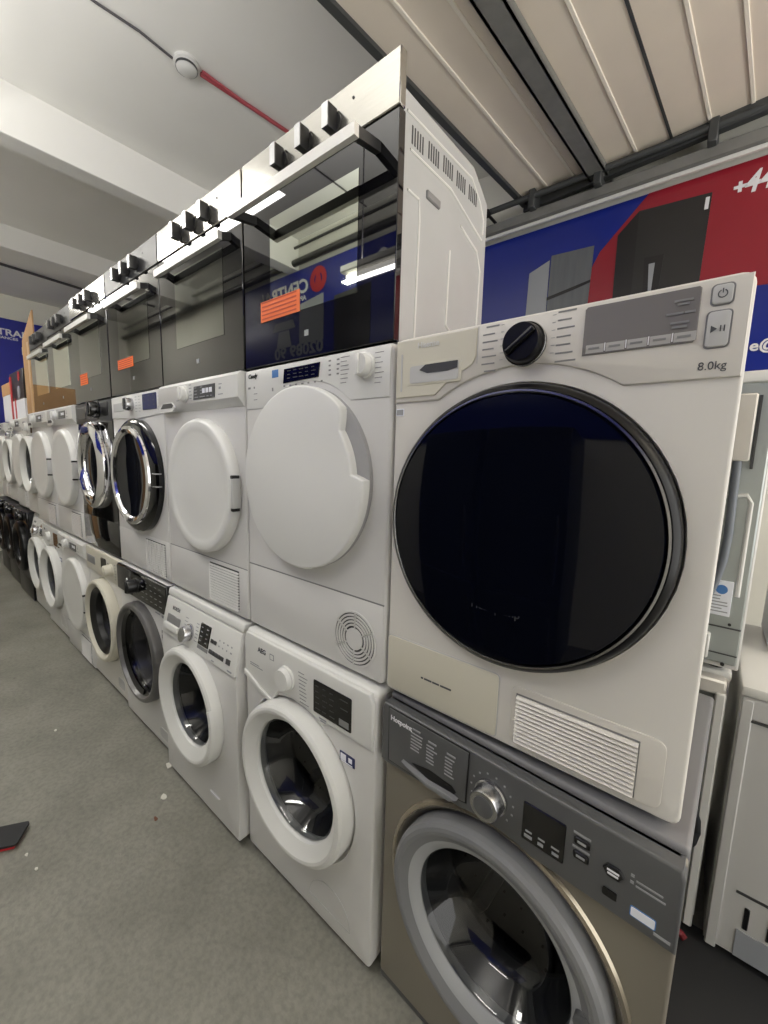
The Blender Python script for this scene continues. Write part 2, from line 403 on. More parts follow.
    v = MB(); v.box(.327, .536, -.0032, -.002, .033, .136); v.build('louvre_shadow', 'midgrey', ve)
    stub_feet(t)
    return t
def dryer_candy(loc, label):
    t = thing('tumble_dryer', label, 'tumble dryer', loc)
    cx, cz, R = .296, .523, .252
    b = MB(); b.shell(W, H, D, .014, .010, None, .014); b.build('body', 'white', t)
    p = MB(); p.prism(panel_over_circle(.006, .594, .728, .845, cx, cz, .268), -.003, .03, .003, 2); pan = p.build('control_panel', 'plastic', t)
    base = MB(); base.lathe(cx, cz, [(R-.003, .01), (R, 0), (R, -.012), (R-.004, -.013), (0, -.013)], 96); door = base.build('door', 'notch', t)
    pts = []
    for i in range(181):
        a = -180+360*i/180; d = 0
        if 2 < a < 47: d = .040*min(1, (a-2)/4, (47-a)/9)
        pts.append((cx+(R-d)*math.cos(math.radians(a)), cz+(R-d)*math.sin(math.radians(a))))
    f = MB(); f.prism(pts[:-1], -.036, -.012, .006, 3); f.build('door_face', 'plastic', door)
    k = MB(); k.box(.006, .594, -.0015, .01, .016, .2225, .004, 2); kp = k.build('kick_panel', 'white', t); k = MB(); k.box(.006, .594, -.0006, .01, .2215, .2255); k.build('seam', 'midgrey', t)
    vr = MB(); vr.lathe(.498, .108, [(.074, .004), (.074, -.0022), (0, -.0022)], 48); v = vr.build('vent_recess', 'darkgrey', t)
    g = MB(); g.lathe(.498, .108, [(.030, -.002), (.030, -.0045), (0, -.0045)], 40)
    for r in (.0385, .0475, .0565, .0655, .0745):
        g.lathe(.498, .108, [(r+.0022, -.002), (r+.0022, -.0045), (r-.0030, -.0045), (r-.0030, -.002)], 56)
    for q in range(6):
        g.box(.028, .075, -.0045, -.002, -.0018, .0018, mtx=Matrix.Translation((.498, 0, .108)) @ Matrix.Rotation(-q*PI/3-.5, 4, 'Y'))
    g.build('vent_grille', 'white', v)
    d = MB(); d.prism([(.2, .792), (.352, .796), (.358, .834), (.205, .832)], -.0055, -.002, .001, 1); di = d.build('display', 'blackgloss', t)
    marks('display_print', scatter_marks(.222, .325, .804, .824, 5, 3, .014, .0016), -.006, 'darkgrey', di)
    text('brand_text', 'Candy', .022, .822, -.004, .018, 'black', pan, shear=.25, bold=.0005)
    marks('panel_print', scatter_marks(.2, .36, .783, .783, 7, 1, .008, .004)+scatter_marks(.39, .42, .795, .83, 2, 4, .008, .004)+scatter_marks(.434, .436, .772, .834, 1, 7, .024, .0016)+scatter_marks(.548, .552, .762, .83, 1, 7, .024, .0016)+[(.02, .79, .012, .006), (.05, .79, .006, .006), (.05, .755, .018, .002), (.05, .773, .018, .002), (.145, .775, .006, .01)], -.003, 'midgrey', pan)
    marks('panel_sticker', [(.146, .813, .03, .022)], -.0032, 'bluelabel', pan)
    knob(t, .517, .806, .027, .026, 'plastic', -.003, skirt=.004)
    stub_feet(t)
    return t
def dryer_grip(loc, label, panel_style=0):
    t = thing('tumble_dryer', label, 'tumble dryer', loc)
    cx, cz, R = .322, .463, .247
    b = MB(); b.shell(W, .765, D, .010, .006, None, .014); b.box(.004, .596, .02, D, .74, H, .006); b.build('body', 'white', t)
    p = MB(); p.prism([(-.024, .768), (-.024, .838), (-.012, H), (.06, H), (.06, .742), (-.002, .742)], .002, .598, .004, 2, axis='x')
    pan = p.build('control_panel', 'plastic', t)
    h = MB(); h.prism([(.012, .747), (.022, .742), (.135, .742), (.152, .757), (.148, .768), (.13, .778), (.05, .778), (.012, .765)], -.0262, -.02, .001, 1); hd = h.build('drawer_handle', 'plastic', t)
    h = MB(); h.prism([(.030, .757), (.132, .757), (.143, .766), (.128, .775), (.055, .775)], -.0275, -.024); h.build('handle_slot', 'darkgrey', hd)
    knob(t, .236, .802, .027, .022, 'plastic', -.024, skirt=.004)
    d = MB(); d.prism([(.306, .776), (.456, .776), (.458, .822), (.312, .822)], -.0265, -.022, .001, 1); di = d.build('display', 'darkgrey', t)
    marks('display_lit', [(.375+.024*i, .795, .018, .016) for i in range(3)], -.0268, 'whitelabel', di)
    marks('display_print', scatter_marks(.318, .36, .782, .815, 2, 4, .016, .003)+scatter_marks(.33, .43, .782, .782, 5, 1, .012, .003), -.0268, 'inkl', di)
    marks('panel_print', scatter_marks(.168, .17, .78, .83, 1, 5, .026, .0025)+scatter_marks(.272, .275, .782, .83, 1, 5, .02, .0025)+[(.482, .80, .014, .008), (.478, .782, .03, .003), (.482, .815, .02, .003)], -.024, 'inkl', pan)
    door = solid_door(t, cx, cz, R, 'plastic', rim=.042, protr=.036)
    g = MB(); g.box(cx+R-.006, cx+R+.004, -.036, -.004, cz-.062, cz+.052, .003, 2); gr = g.build('door_grip', 'offgrey', door)
    for z in (cz-.062, cz+.047):
        e = MB(); e.box(cx+R-.008, cx+R+.0045, -.037, -.008, z-.006, z+.006, .002, 1); e.build('grip_end', 'black', gr)
    k = MB(); k.box(.004, .596, -.0015, .006, .016, .192, .003, 2); kp = k.build('kick_panel', 'white', t); k = MB(); k.box(.004, .596, -.0006, .006, .191, .1945); k.build('seam', 'midgrey', t)
    v = MB(); v.box(.343, .545, -.0022, .0, .032, .178, 0); ve = v.build('vent', 'darkgrey', t)
    for j in range(14):
        z = .033+.0103*j
        l = MB(); l.prism([(-.009, z), (-.001, z-.0005), (-.001, z+.0052), (-.005, z+.0046)], .343, .545, axis='x'); l.build('louvre', 'white', ve)
    stub_feet(t)
    return t
def dryer_chrome(loc, label):
    t = thing('tumble_dryer', label, 'tumble dryer', loc)
    cx, cz, R = .318, .472, .262
    b = MB(); b.shell(W, H, D, .012, .008, None, .014); b.build('body', 'white', t)
    p = MB(); p.prism(panel_over_circle(.004, .596, .745, .846, cx, cz, .262), -.004, .02, .004, 2); pan = p.build('control_panel', 'plastic', t)
    dw = MB(); dw.box(.035, .17, -.006, .0, .775, .815, .002, 1); dr = dw.build('drawer', 'offgrey', t)
    knob(t, .265, .80, .03, .03, 'dullchrome', -.004, m2='darkgrey')
    d = MB(); d.prism(rrect(.40, .545, .768, .836, .004), -.007, -.002, .001, 1); di = d.build('display', 'navylabel', t)
    marks('display_print', scatter_marks(.415, .515, .785, .826, 3, 3, .018, .003), -.0074, 'black', di)
    marks('panel_print', scatter_marks(.31, .35, .765, .83, 2, 6, .02, .002)+scatter_marks(.56, .565, .76, .83, 1, 6, .02, .002), -.004, 'inkl', pan)
    o = MB(); o.lathe(cx, cz, [(R-.004, .012), (R, .0), (R, -.022), (R-.01, -.034), (R-.03, -.042), (R-.038, -.042)], 96); door = o.build('door', 'blackgloss', t)
    o = MB(); o.lathe(cx-.006, cz, [(R-.032, -.036), (R-.036, -.050), (R-.050, -.055), (R-.064, -.050), (R-.070, -.040)], 96); o.build('door_chrome_ring', 'chrome', door)
    o = MB(); o.lathe(cx-.006, cz, [(R-.066, -.040), (R-.08, -.036), (R*.4, -.028), (0, -.025)], 96); o.build('door_glass', 'doorglass', door)
    for z in (cz-.035, cz+.02):
        g = MB(); g.box(cx+R-.034, cx+R+.002, -.042, -.012, z-.003, z+.003, .001, 1); g.build('grip_line', 'dullchrome', door)
    k = MB(); k.box(.004, .596, -.0015, .006, .016, .192, .003, 2); k.build('kick_panel', 'white', t)
    v = MB(); v.box(.35, .56, -.0022, .0, .024, .178, 0); ve = v.build('vent', 'darkgrey', t)
    for j in range(14):
        z = .026+.0108*j
        l = MB(); l.prism([(-.008, z), (-.001, z-.0005), (-.001, z+.0055), (-.005, z+.005)], .35, .56, axis='x'); l.build('louvre', 'white', ve)
    hh = MB()
    for i in range(7): hh.box(.372+.028*i, .376+.028*i, -.0092, -.002, .026, .176)
    hh.build('vent_ribs', 'white', ve)
    stub_feet(t)
    return t
def black_machine(loc, label, kindname='washing_machine', cat='washing machine', low=False):
    t = thing(kindname, label, cat, loc)
    cx, cz = .318, .50
    b = MB(); b.shell(W, H, D, .014, .012, None, .014); b.build('body', 'blackgloss' if not low else 'blackrim', t)
    p = MB(); p.box(.004, .596, -.006, .02, .735, .846, .004, 2); pan = p.build('control_panel', 'darkgrey' if not low else 'blackgloss', t)
    dw = MB(); dw.box(.03, .2, -.009, 0, .758, .825, .003, 1); dw.build('drawer', 'darkgrey', t)
    knob(t, .40, .80, .044, .045, 'blackgloss', -.006, skirt=.004)
    d = MB(); d.box(.47, .56, -.009, -.002, .765, .835, .001, 1); d.build('display', 'black', t)
    marks('panel_print', scatter_marks(.24, .30, .76, .82, 2, 4, .03, .003), -.006, 'inkl', pan)
    o = MB(); o.lathe(cx, cz, [(.222, .012), (.225, -.012), (.220, -.034), (.205, -.046), (.17, -.050), (.155, -.040), (.148, -.024), (.146, .0)], 96, sx=1., sz=1.08); door = o.build('door', 'chrome' if not low else 'blackrim', t)
    g = MB(); g.lathe(cx, cz, [(.150, -.006), (.14, -.02), (.08, -.028), (0, -.03)], 72, sz=1.08); g.build('door_glass', 'doorglass', door)
    if not low:
        s = MB(); s.prism(rrect(cx-.05, cx+.03, cz+.175, cz+.21, .012), -.056, -.044, .004, 2); s.build('door_badge', 'navylabel', door)
    k = MB(); k.box(.006, .594, -.002, .006, .016, .2, .003, 2); k.build('kick_panel', 'blackgloss' if not low else 'blackrim', t)
    stub_feet(t)
    return t

# ------------------------------------------------------------------ lower row templates
def washer_graphite(loc, label):
    t = thing('washing_machine', label, 'washing machine', loc)
    Wd = .612; cx, cz, R = .306, .425, .244
    b = MB(); b.shell(Wd, H-.012, D, .010, .006, (cx, cz, .272), .022, inner=[(.268, -.004), (.262, -.007), (.256, -.004), (.250, .008), (.205, .03), (.205, .10)]); b.build('body', 'graph', t)
    tp = MB(); tp.box(-.001, Wd+.001, .012, D, H-.034, H, .008, 3); tp.build('top', 'graphtop', t)
    bot = arc(cx, cz, .2765, 118, 62, 24)
    pts = [(-.001, .682), (.02, .678)]+[(x, max(z, .69)) for x, z in bot]+[(.50, .690), (Wd+.001, .69), (Wd+.001, H-.03), (Wd-.004, H-.012), (.006, H-.012), (-.001, H-.03)]
    p = MB(); p.prism(pts, -.020, .03, .006, 3); pan = p.build('control_panel', 'graphpanel', t)
    dw = MB(); dw.prism([(.028, .695), (.165, .697), (.20, .708), (.243, .716), (.245, .832), (.025, .832)], -.0235, -.018, .0015, 2); dr = dw.build('detergent_drawer', 'graphpanel', t)
    e = MB(); e.prism([(.0245, .692), (.166, .694), (.2015, .705), (.2455, .713), (.2475, .834), (.0225, .834)], -.0212, -.019); e.build('drawer_gap', 'black', dr)
    h = MB(); h.prism([(.10, .728), (.15, .712), (.21, .712), (.222, .726), (.21, .735), (.15, .738)], -.0245, -.02); h.build('drawer_handle_recess', 'black', dr)
    h = MB(); h.prism([(.075, .722), (.15, .702), (.212, .704), (.228, .716), (.212, .719), (.15, .714)], -.036, -.022, .004, 2); h.build('drawer_handle', 'graphring', dr)
    text('brand_text', 'Hotpoint', .032, .806, -.0245, .0175, 'inkw', dr, bold=.0004)
    L = []
    for c, (x, z) in enumerate(((.095, .81), (.14, .802), (.19, .80))):
        L.append((x+.004, z+.002, .022, .004))
        for j in range(6): L.append((x, z-.008-.008*j, random.uniform(.018, .034), .0028))
    marks('drawer_print', L, -.0238, 'inkl', dr)
    k = knob(t, .30, .765, .032, .035, 'dullchrome', -.02, grip=False, skirt=.003)
    kk = MB(); kk.lathe(.30, .765, [(.021, -.053), (.021, -.0565), (.017, -.0575), (0, -.0575)], 36); kk.build('knob_cap', 'graphpanel', k)
    L = [(.30+.046*math.cos(a)-.0015, .765+.046*math.sin(a)-.0015, .0035, .0035) for a in [math.radians(x) for x in range(-40, 230, 24)]]
    marks('dial_ticks', L, -.0202, 'inkl', pan)
    d = MB(); d.prism(rrect(.366, .444, .722, .800, .003), -.0225, -.018, .001, 1); di = d.build('display', 'blackgloss', t)
    marks('display_print', [(.374, .742, .012, .003), (.398, .742, .012, .003), (.422, .742, .014, .003), (.372, .730, .015, .006), (.398, .730, .010, .006), (.424, .730, .012, .005)], -.023, 'inkl', di)
    for (x, z) in ((.458, .778), (.458, .751)):
        f = MB(); f.prism(rrect(x, x+.026, z, z+.015, .004), -.0235, -.018, .0015, 1); fo = f.build('button', 'black', t)
        marks('button_print', [(x+.006, z+.006, .014, .004)], -.024, 'inkl', fo); marks('button_caption', [(x-.002, z+.018, .028, .004)], -.0202, 'inkl', fo)
    f = MB(); f.prism([(.505, .768), (.512, .757), (.530, .757), (.537, .768), (.530, .779), (.512, .779)], -.0235, -.018, .001, 1); fo = f.build('steam_button', 'black', t)
    marks('button_print', [(.512, .769, .018, .003), (.513, .763, .016, .003)], -.024, 'inkw', fo)
    f = MB(); f.prism(rrect(.508, .530, .718, .732, .003), -.022, -.018); f.build('start_button', 'black', t)
    st = MB(); st.prism(rrect(.549, .585, .711, .730, .003), -.0206, -.018); so = st.build('energy_sticker', 'bluelabel', t)
    st = MB(); st.prism(rrect(.5505, .5835, .713, .7285, .002), -.0212, -.018); st.build('sticker_face', 'whitelabel', so)
    marks('panel_print', [(.553, .775, .036, .003), (.553, .766, .040, .003), (.545, .78, .005, .005), (.545, .768, .005, .005), (.595-.012, .704, .022, .005)], -.0202, 'inkl', pan)
    door = washer_door(t, cx, cz, R, .178, 'graphring', glass='glass', protr=.04, inner_ring='graphring2', drum_r=.2)
    hz = MB(); hz.prism(arc(cx, cz, .243, -38, 2, 14)+arc(cx, cz, .205, 2, -38, 14), -.046, -.03, .003, 2); hz.build('door_handle', 'graphring2', door)
    hp = MB(); a = math.radians(8); hp.lathe(cx+.205*math.cos(a), cz+.205*math.sin(a), [(.021, -.02), (.021, -.036), (.017, -.038), (0, -.038)], 28); hp.build('handle_pivot', 'graphpanel', door)
    g = MB(); g.lathe(cx, cz, [(.274, .001), (.270, -.006), (.263, -.008), (.257, -.004), (.255, .004)], 96); g.build('door_surround', 'gold', t)
    k = MB(); k.box(.0, Wd, .004, .02, .0, .03, .003, 2); k.build('kick_panel', 'graphpanel', t)
    feet(t, Wd)
    return t
def washer_aeg(loc, label):
    t = thing('washing_machine', label, 'washing machine', loc)
    Wd = .59; cx, cz, R = .272, .44, .244
    b = MB(); b.shell(Wd, H-.012, D, .014, .007, (cx, cz, .254), .022, inner=[(.252, .006), (.25, .012), (.21, .03), (.21, .10)]); b.build('body', 'white', t)
    tp = MB(); tp.box(0, Wd, .004, D, H-.03, H, .012, 3); tp.build('top', 'plastic', t)
    p = MB(); p.prism([(.006, .70), (.04, .690), (.10, .664), (.16, .655)]+[(x, z) for x, z in arc(cx, cz, .2665, 108, 62, 20)]+[(.42, .69), (.584, .69), (.584, H-.03), (.574, H-.006), (.016, H-.006), (.006, H-.03)], -.008, .03, .006, 3); pan = p.build('control_panel', 'plastic', t)
    h = MB(); h.prism([(.008, .690), (.04, .680), (.10, .655), (.175, .642), (.19, .651), (.15, .662), (.10, .674), (.04, .699), (.008, .708)], -.014, -.004, .003, 2); h.build('drawer_handle', 'plastic', t)
    text('brand_text', 'AEG', .085, .795, -.0085, .023, 'ink', pan, bold=.0006)
    marks('panel_print', [(.15, .79, .022, .020), (.04, .742, .05, .003), (.04, .735, .07, .003)], -.008, 'inkl', pan)
    marks('panel_icon', [(.1535, .793, .015, .014)], -.0084, 'plastic', pan)
    knob(t, .236, .760, .034, .022, 'plastic', -.008, grip=False, skirt=.004)
    L = []
    for j in range(9): L.append((.292+.001*j, .80-.0115*j, random.uniform(.026, .042), .0022))
    marks('programme_print', L, -.008, 'midgrey', pan)
    d = MB(); d.prism(rrect(.362, .512, .708, .806, .004), -.0105, -.006, .001, 1); di = d.build('display', 'blackgloss', t)
    marks('display_print', scatter_marks(.372, .43, .722, .79, 3, 5, .016, .0018)+[(.47, .79, .03, .002), (.472, .765, .028, .002)], -.011, 'darkgrey', di)
    marks('start_key', [(.468, .716, .036, .018)], -.011, 'midgrey', di)
    marks('under_display_print', [(.385, .695, .03, .004), (.39, .688, .022, .004)], -.008, 'inkl', pan)
    st = MB(); st.prism(rrect(.463, .520, .602, .632, .002), -.001, .004); so = st.build('energy_sticker', 'navylabel', t)
    marks('sticker_print', [(.467, .608, .02, .019), (.497, .612, .013, .013), (.467, .604, .045, .002)], -.0015, 'whitelabel', so)
    washer_door(t, cx, cz, R, .184, 'plastic', glass='glass', protr=.048)
    f = MB(); f.lathe(.425, .075, [(.088, .004), (.088, -.0012), (.0865, -.0012), (.0865, .004)], 48, a0=.0, a1=PI*1.02); f.box(.337, .513, -.0012, .004, .0735, .0745); f.build('filter_flap', 'offgrey', t)
    feet(t, Wd)
    return t
def washer_bosch(loc, label):
    t = thing('washing_machine', label, 'washing machine', loc)
    Wd = .592; cx, cz, R = .266, .435, .234
    b = MB(); b.shell(Wd, .82, D, .008, .005, (cx, cz, .238), .022, inner=[(.232, .012), (.20, .03), (.20, .10)]); b.build('body', 'white', t)
    tp = MB(); tp.box(-.001, Wd+.001, -.006, D, .8195, H, .006, 3); tp.build('top', 'plastic', t)
    p = MB(); p.box(.002, Wd-.002, -.006, .02, .668, .8165, .004, 2); pan = p.build('control_panel', 'plastic', t)
    dw = MB(); dw.box(.04, .155, -.0085, 0, .715, .750, .002, 1); dr = dw.build('drawer_handle_recess', 'midgrey', t)
    dw = MB(); dw.box(.035, .16, -.018, 0, .694, .718, .004, 2); dw.build('drawer_handle', 'plastic', dr)
    text('brand_text', 'BOSCH', .07, .773, -.0065, .020, 'ink', pan, bold=.0004)
    knob(t, .242, .725, .03, .034, 'dullchrome', -.006, grip=False, skirt=.003)
    d = MB(); d.box(.318, .395, -.009, 0, .705, .785, .002, 1); di = d.build('display', 'blackgloss', t)
    marks('display_print', scatter_marks(.328, .37, .72, .77, 2, 4, .012, .003), -.0094, 'inkl', di)
    marks('display_base', [(.318, .690, .078, .012)], -.0066, 'midgrey', pan)
    bt = MB(); [bt.box(.405+.022*i, .423+.022*i, -.009, 0, .735, .748, .001, 1) for i in range(2)]; bt.build('option_keys', 'darkgrey', t)
    for i in range(5):
        bb = MB(); bb.box(.405+.021*i, .4235+.021*i, -.009, 0, .697, .711, .001, 1); bb.build('button', 'darkgrey', t)
    bb = MB(); bb.box(.525, .552, -.009, 0, .697, .715, .001, 1); bb.build('start_button', 'darkgrey', t)
    marks('panel_print', scatter_marks(.19, .195, .70, .77, 1, 6, .02, .0025)+scatter_marks(.285, .29, .705, .77, 1, 6, .018, .0025)+scatter_marks(.46, .54, .735, .755, 4, 2, .008, .005)+[(.54, .676, .03, .005), (.43, .676, .02, .004)], -.006, 'inkl', pan)
    door = washer_door(t, cx, cz, R, .166, 'plastic', glass='glass', protr=.044)
    g = MB(); g.prism(arc(cx, cz, .2345, -30, 20, 14)+arc(cx, cz, .214, 20, -30, 14), -.048, -.034, .003, 2); g.build('door_handle', 'plastic', door)
    f = MB(); f.prism([(.39, .118), (.46, .118), (.452, .110), (.398, .110)], -.004, .002); f.build('filter_latch', 'inkw', t)
    for o in t.children_recursive:                                  # the fascia leans back towards the lid
        for v in o.data.vertices:
            if v.co.z > .668 and v.co.y < .3: v.co.y += (v.co.z-.668)*.24
    feet(t, Wd)
    return t
def washer_darkring(loc, label):
    t = thing('washing_machine', label, 'washing machine', loc)
    Wd = .59; cx, cz, R = .268, .445, .25
    b = MB(); b.shell(Wd, H, D, .016, .008, (cx, cz, .2535), .022, inner=[(.252, .012), (.21, .03), (.21, .10)]); b.build('body', 'white', t)
    p = MB(); p.box(.0, Wd, -.012, .03, .712, .8485, .006, 3); pan = p.build('control_panel', 'blackgloss', t)
    dw = MB(); dw.box(.004, .19, -.015, 0, .718, .842, .003, 2); dw.build('drawer', 'steeldark', t)
    knob(t, .255, .782, .034, .045, 'black', -.012, grip=True, skirt=.003)
    bt = MB(); bt.lathe(.148, .79, [(.008, -.012), (.008, -.018), (0, -.018)], 20); bt.build('power_button', 'inkw', t)
    marks('panel_print', scatter_marks(.32, .52, .74, .82, 5, 4, .02, .003), -.012, 'midgrey', pan)
    washer_door(t, cx, cz, R, .205, 'midgreyring', glass='smoke', protr=.045, inner_ring='blackgloss')
    st = MB(); st.box(.50, .545, -.001, .004, .575, .635); so = st.build('energy_sticker', 'offgrey', t)
    marks('sticker_print', [(.505, .612, .03, .012), (.505, .585, .034, .018)], -.0014, 'midgrey', so)
    marks('front_print', [(.3, .695, .03, .004), (.44, .69, .05, .006), (.51, .685, .03, .012)], 0, 'inkl', t)
    f = MB(); f.prism(rrect(.43, .53, .06, .11, .02), -.0015, .004, .001, 1); f.build('filter_flap', 'offgrey', t)
    feet(t, Wd)
    return t
def washer_cream(loc, label):
    t = thing('washing_machine', label, 'washing machine', loc)
    Wd = .59; cx, cz, R = .285, .44, .245
    b = MB(); b.shell(Wd, H, D, .012, .01, (cx, cz, .252), .022, inner=[(.246, .012), (.21, .03), (.21, .10)]); b.build('body', 'white2', t)
    p = MB(); p.box(.0, Wd, -.010, .03, .702, .8485, .006, 3); pan = p.build('control_panel', 'cream', t)
    dw = MB(); dw.box(.03, .17, -.013, 0, .75, .80, .003, 2); dw.build('drawer_handle_recess', 'midgrey', t)
    d = MB(); d.box(.285, .365, -.014, 0, .728, .82, .003, 1); d.build('display', 'blackgloss', t)
    knob(t, .45, .775, .032, .04, 'cream', -.01, skirt=.003)
    marks('panel_print', scatter_marks(.385, .4, .73, .80, 1, 5, .02, .003)+scatter_marks(.5, .55, .73, .81, 2, 6, .02, .003), -.01, 'ink', pan)
    door = washer_door(t, cx, cz, R, .196, 'cream', glass='glass', protr=.05)
    i = MB(); i.lathe(cx, cz, [(.198, -.03), (.196, -.034), (.168, -.01), (.162, .02)], 72); i.build('door_inner_ring', 'black', door)
    f = MB(); f.prism(rrect(.42, .52, .07, .13, .02), -.0015, .004, .001, 1); f.build('filter_flap', 'offgrey', t)
    feet(t, Wd)
    return t

# ------------------------------------------------------------------ build the rows
OX = -.3
R1 = .85
def at(x, z, y=0.): return (x+.3, y, z)
dryer_big_glass(at(0, R1), 'cream and white tumble dryer with large black glass door, nearest of the upper row')
dryer_candy(at(-.61, R1), 'white tumble dryer with plain round door and circular vent, next to black glass door dryer')
U2 = dryer_grip(at(-1.215, R1), 'white tumble dryer with square display and slatted vent, under the second oven from the front')
dryer_chrome(at(-1.822, R1), 'white tumble dryer with chrome and black ringed dark glass door beside the black machine')
black_machine(at(-2.428, R1), 'glossy black machine with oval chrome door ring in the upper row', 'tumble_dryer', 'tumble dryer')
L0 = washer_graphite(at(.004, 0, -.014), 'graphite silver washing machine on the floor below the black glass door dryer')
L0.rotation_euler.z = -.05
L1 = washer_aeg(at(-.603, 0, -.022), 'white washing machine with black display and small navy sticker beside the silver one')
L2 = washer_bosch(at(-1.215, 0, -.05), 'white washing machine with drawer handle, silver knob and small grey buttons, third on the floor')
washer_darkring(at(-1.812, 0, -.015), 'white washing machine with black control panel and dark grey door ring')
L4 = washer_cream(at(-2.408, 0), 'cream washing machine with black ring inside its cream door, below the black machine')
UG, LG = 'machines in the upper row', 'machines in the lower row'
def cp(src, loc, label):
    c = copy_tree(src); c.location = loc; c['label'] = label; return c
cp(U2, at(-3.03, R1), 'white tumble dryer with plain door and grip immediately left of glossy black machine')
cp(U2, at(-3.635, R1, .0), 'white tumble dryer with plain gripped door, second left of glossy black machine')
cp(L1, at(-4.23, R1, .04), 'white machine with open porthole ring in upper row, third left of glossy black machine')
cp(U2, at(-4.835, R1, .065), 'white tumble dryer in upper row under the dark box with red trim')
cp(L2, at(-5.435, R1, .09), 'white porthole machine in upper row near the far left end')
cp(U2, at(-6.04, R1, .11), 'white tumble dryer at the far left end of the upper row')
cp(U2, at(-3.012, 0), 'white tumble dryer with gripped plain door standing on the floor in the lower row')
cp(L1, at(-3.604, 0, .008), 'white washing machine on floor just left of the floor-standing dryer')
cp(L2, at(-4.198, 0, .028), 'small far white washing machine on floor beside the black machines')
LB = black_machine(at(-4.804, 0, .015), 'black washing machine on floor, nearest of the dark ones at left', low=True)
cp(LB, at(-5.408, 0, .03), 'black washing machine on floor, second of the dark ones at far left')
cp(LB, at(-6.012, 0, .045), 'black washing machine on floor, last dark one at far left end')

# ------------------------------------------------------------------ ovens
def oven(loc, label, panel='steel', win='ovenwin', sticker=None, knob_m='dullchrome', hd=(.055, .545, .085)):
    t = thing('built_in_oven', label, 'oven', loc)
    OW = .596
    b = MB(); b.prism([(.02, .012), (.02, .538), (.36, .548), (.452, .492), (.458, .012)], .016, OW-.016, axis='x'); body = b.build('body', 'galv', t)
    # pressed ribs on both cheeks, coloured white in place of their highlights
    for sx in (OW-.016, .016):
        r = MB()
        def rib(pts, rad=.0035): r.tube([(sx, y, z) for y, z in pts], rad, 8)
        rib([(.045, .50), (.35, .515), (.405, .478), (.432, .44), (.43, .40)])
        rib([(.06, .43), (.24, .435), (.425, .385)])
        rib([(.055, .345), (.10, .345), (.105, .30), (.10, .03)])
        rib([(.30, .372), (.40, .345), (.425, .30), (.42, .06)])
        rib([(.25, .29), (.245, .10), (.30, .075), (.415, .08)])
        r.build('pressed_rib', 'plastic', body)
        for i in range(5):
            s = MB()
            for j in range(5): 
                y = .065+.068*i+.0105*j; s.box(sx-.002, sx+.0012, y, y+.004, .445+.006*min(i, 2), .482+.006*min(i, 2))
            s.build('side_vents', 'darkgrey', body)
        l = MB(); l.box(sx-.003, sx+.006, .13, .19, .362, .382, .003, 1); l.build('side_latch', 'midgrey', body)
    g = MB(); g.box(0, OW, -.0, .02, .004, .475, .002, 1); door = g.build('door', 'ovenblack', t)
    e = MB(); e.box(.002, OW-.002, .006, .022, .004, .474); 
    e.build('door_frame', 'black', door)
    w = MB(); w.box(.135, .48, -.0012, .004, .13, .40, 0); w.build('door_window', win, door)
    p = MB(); p.box(0, OW, -.002, .02, .4785, .588, .0025, 1); pan = p.build('control_panel', panel, t)
    h0, h1, hy = hd
    h = MB(); h.box(h0, h1, -hy, -hy+.014, .394, .419); ho = h.build('handle', 'handle', door)
    for x in (h0, h1-.016):
        u = MB(); u.prism([(-hy+.0135, .395), (-hy+.0135, .4185), (.0, .428), (.0, .406)], x, x+.016, axis='x'); u.build('handle_bracket', 'steeldark', ho)
    u = MB(); u.box(h0+.016, h1-.016, -hy+.0135, -hy+.017, .3945, .4185); u.build('handle_inside', 'steeldark', ho)
    for x in (.197, .300, .400):
        k = MB(); k.lathe(x, .525, [(.021, 0), (.021, -.006), (.0, -.006)], 28); ko = k.build('knob', 'steeldark', t)
        k = MB(); k.box(x-.0105, x+.0105, -.034, -.004, .499, .551, .002, 2); k.build('knob_grip', 'steeldark', ko)
        k = MB(); k.box(x-.0105, x+.0105, -.036, -.033, .4995, .5505); k.build('knob_face', knob_m, ko)
    f = MB(); f.lathe(.46, .552, [(.003, -.002), (.003, -.0035), (0, -.0035)], 12); f.build('indicator_light', 'black', pan)
    lg = MB(); lg.box(.287, .303, -.001, 0, .06, .075); lg.build('badge', 'inkl', door)
    if sticker:
        x0, x1, z0, z1 = sticker
        s = MB(); s.box(x0, x1, -.002, -.0002, z0, z1); so = s.build('orange_sticker', 'orange', door)
        n = 5; marks('sticker_print', [(x0+.006, z0+(z1-z0)*(i+.55)/n, (x1-x0)-.02, .0035) for i in range(n)], -.0021, 'orangeink', so)
    return t
Z2 = 1.70
OX = -.298
def ato(x, y=0.): return (x+.298, y, Z2)
OVG = 'built-in ovens on top of the dryers'
oven(ato(-.607), 'nearest built-in oven with steel panel and galvanised side, orange label on black glass', 'steel', 'ovenwin', (.088, .268, .128, .185))
oven(ato(-1.212), 'steel fronted oven between the nearest oven and the black panelled oven', 'steel', 'ovenwin2', None, 'dullchrome', (.06, .535, .045))
oven(ato(-1.815), 'oven with dark control panel and orange label, third oven from the front', 'steeldark', 'ovenwin2', (.11, .30, .12, .165), 'dullchrome', (.10, .50, .045))
oven(ato(-2.425), 'steel panelled oven above the glossy black machine with faded orange label', 'steel', 'ovenwin2', (.12, .25, .10, .16), 'dullchrome', (.05, .47, .045))
oven(ato(-3.030, .012), 'dark panelled oven with chunky knobs, fifth from the front', 'steeldark', 'ovenwin', None, 'dullchrome', (.10, .50, .045))
oven(ato(-3.640, .03), 'farthest oven in the row, dark panel, next to the cardboard box', 'steeldark', 'ovenwin', None, 'steeldark', (.12, .52, .045))
OX = 0.

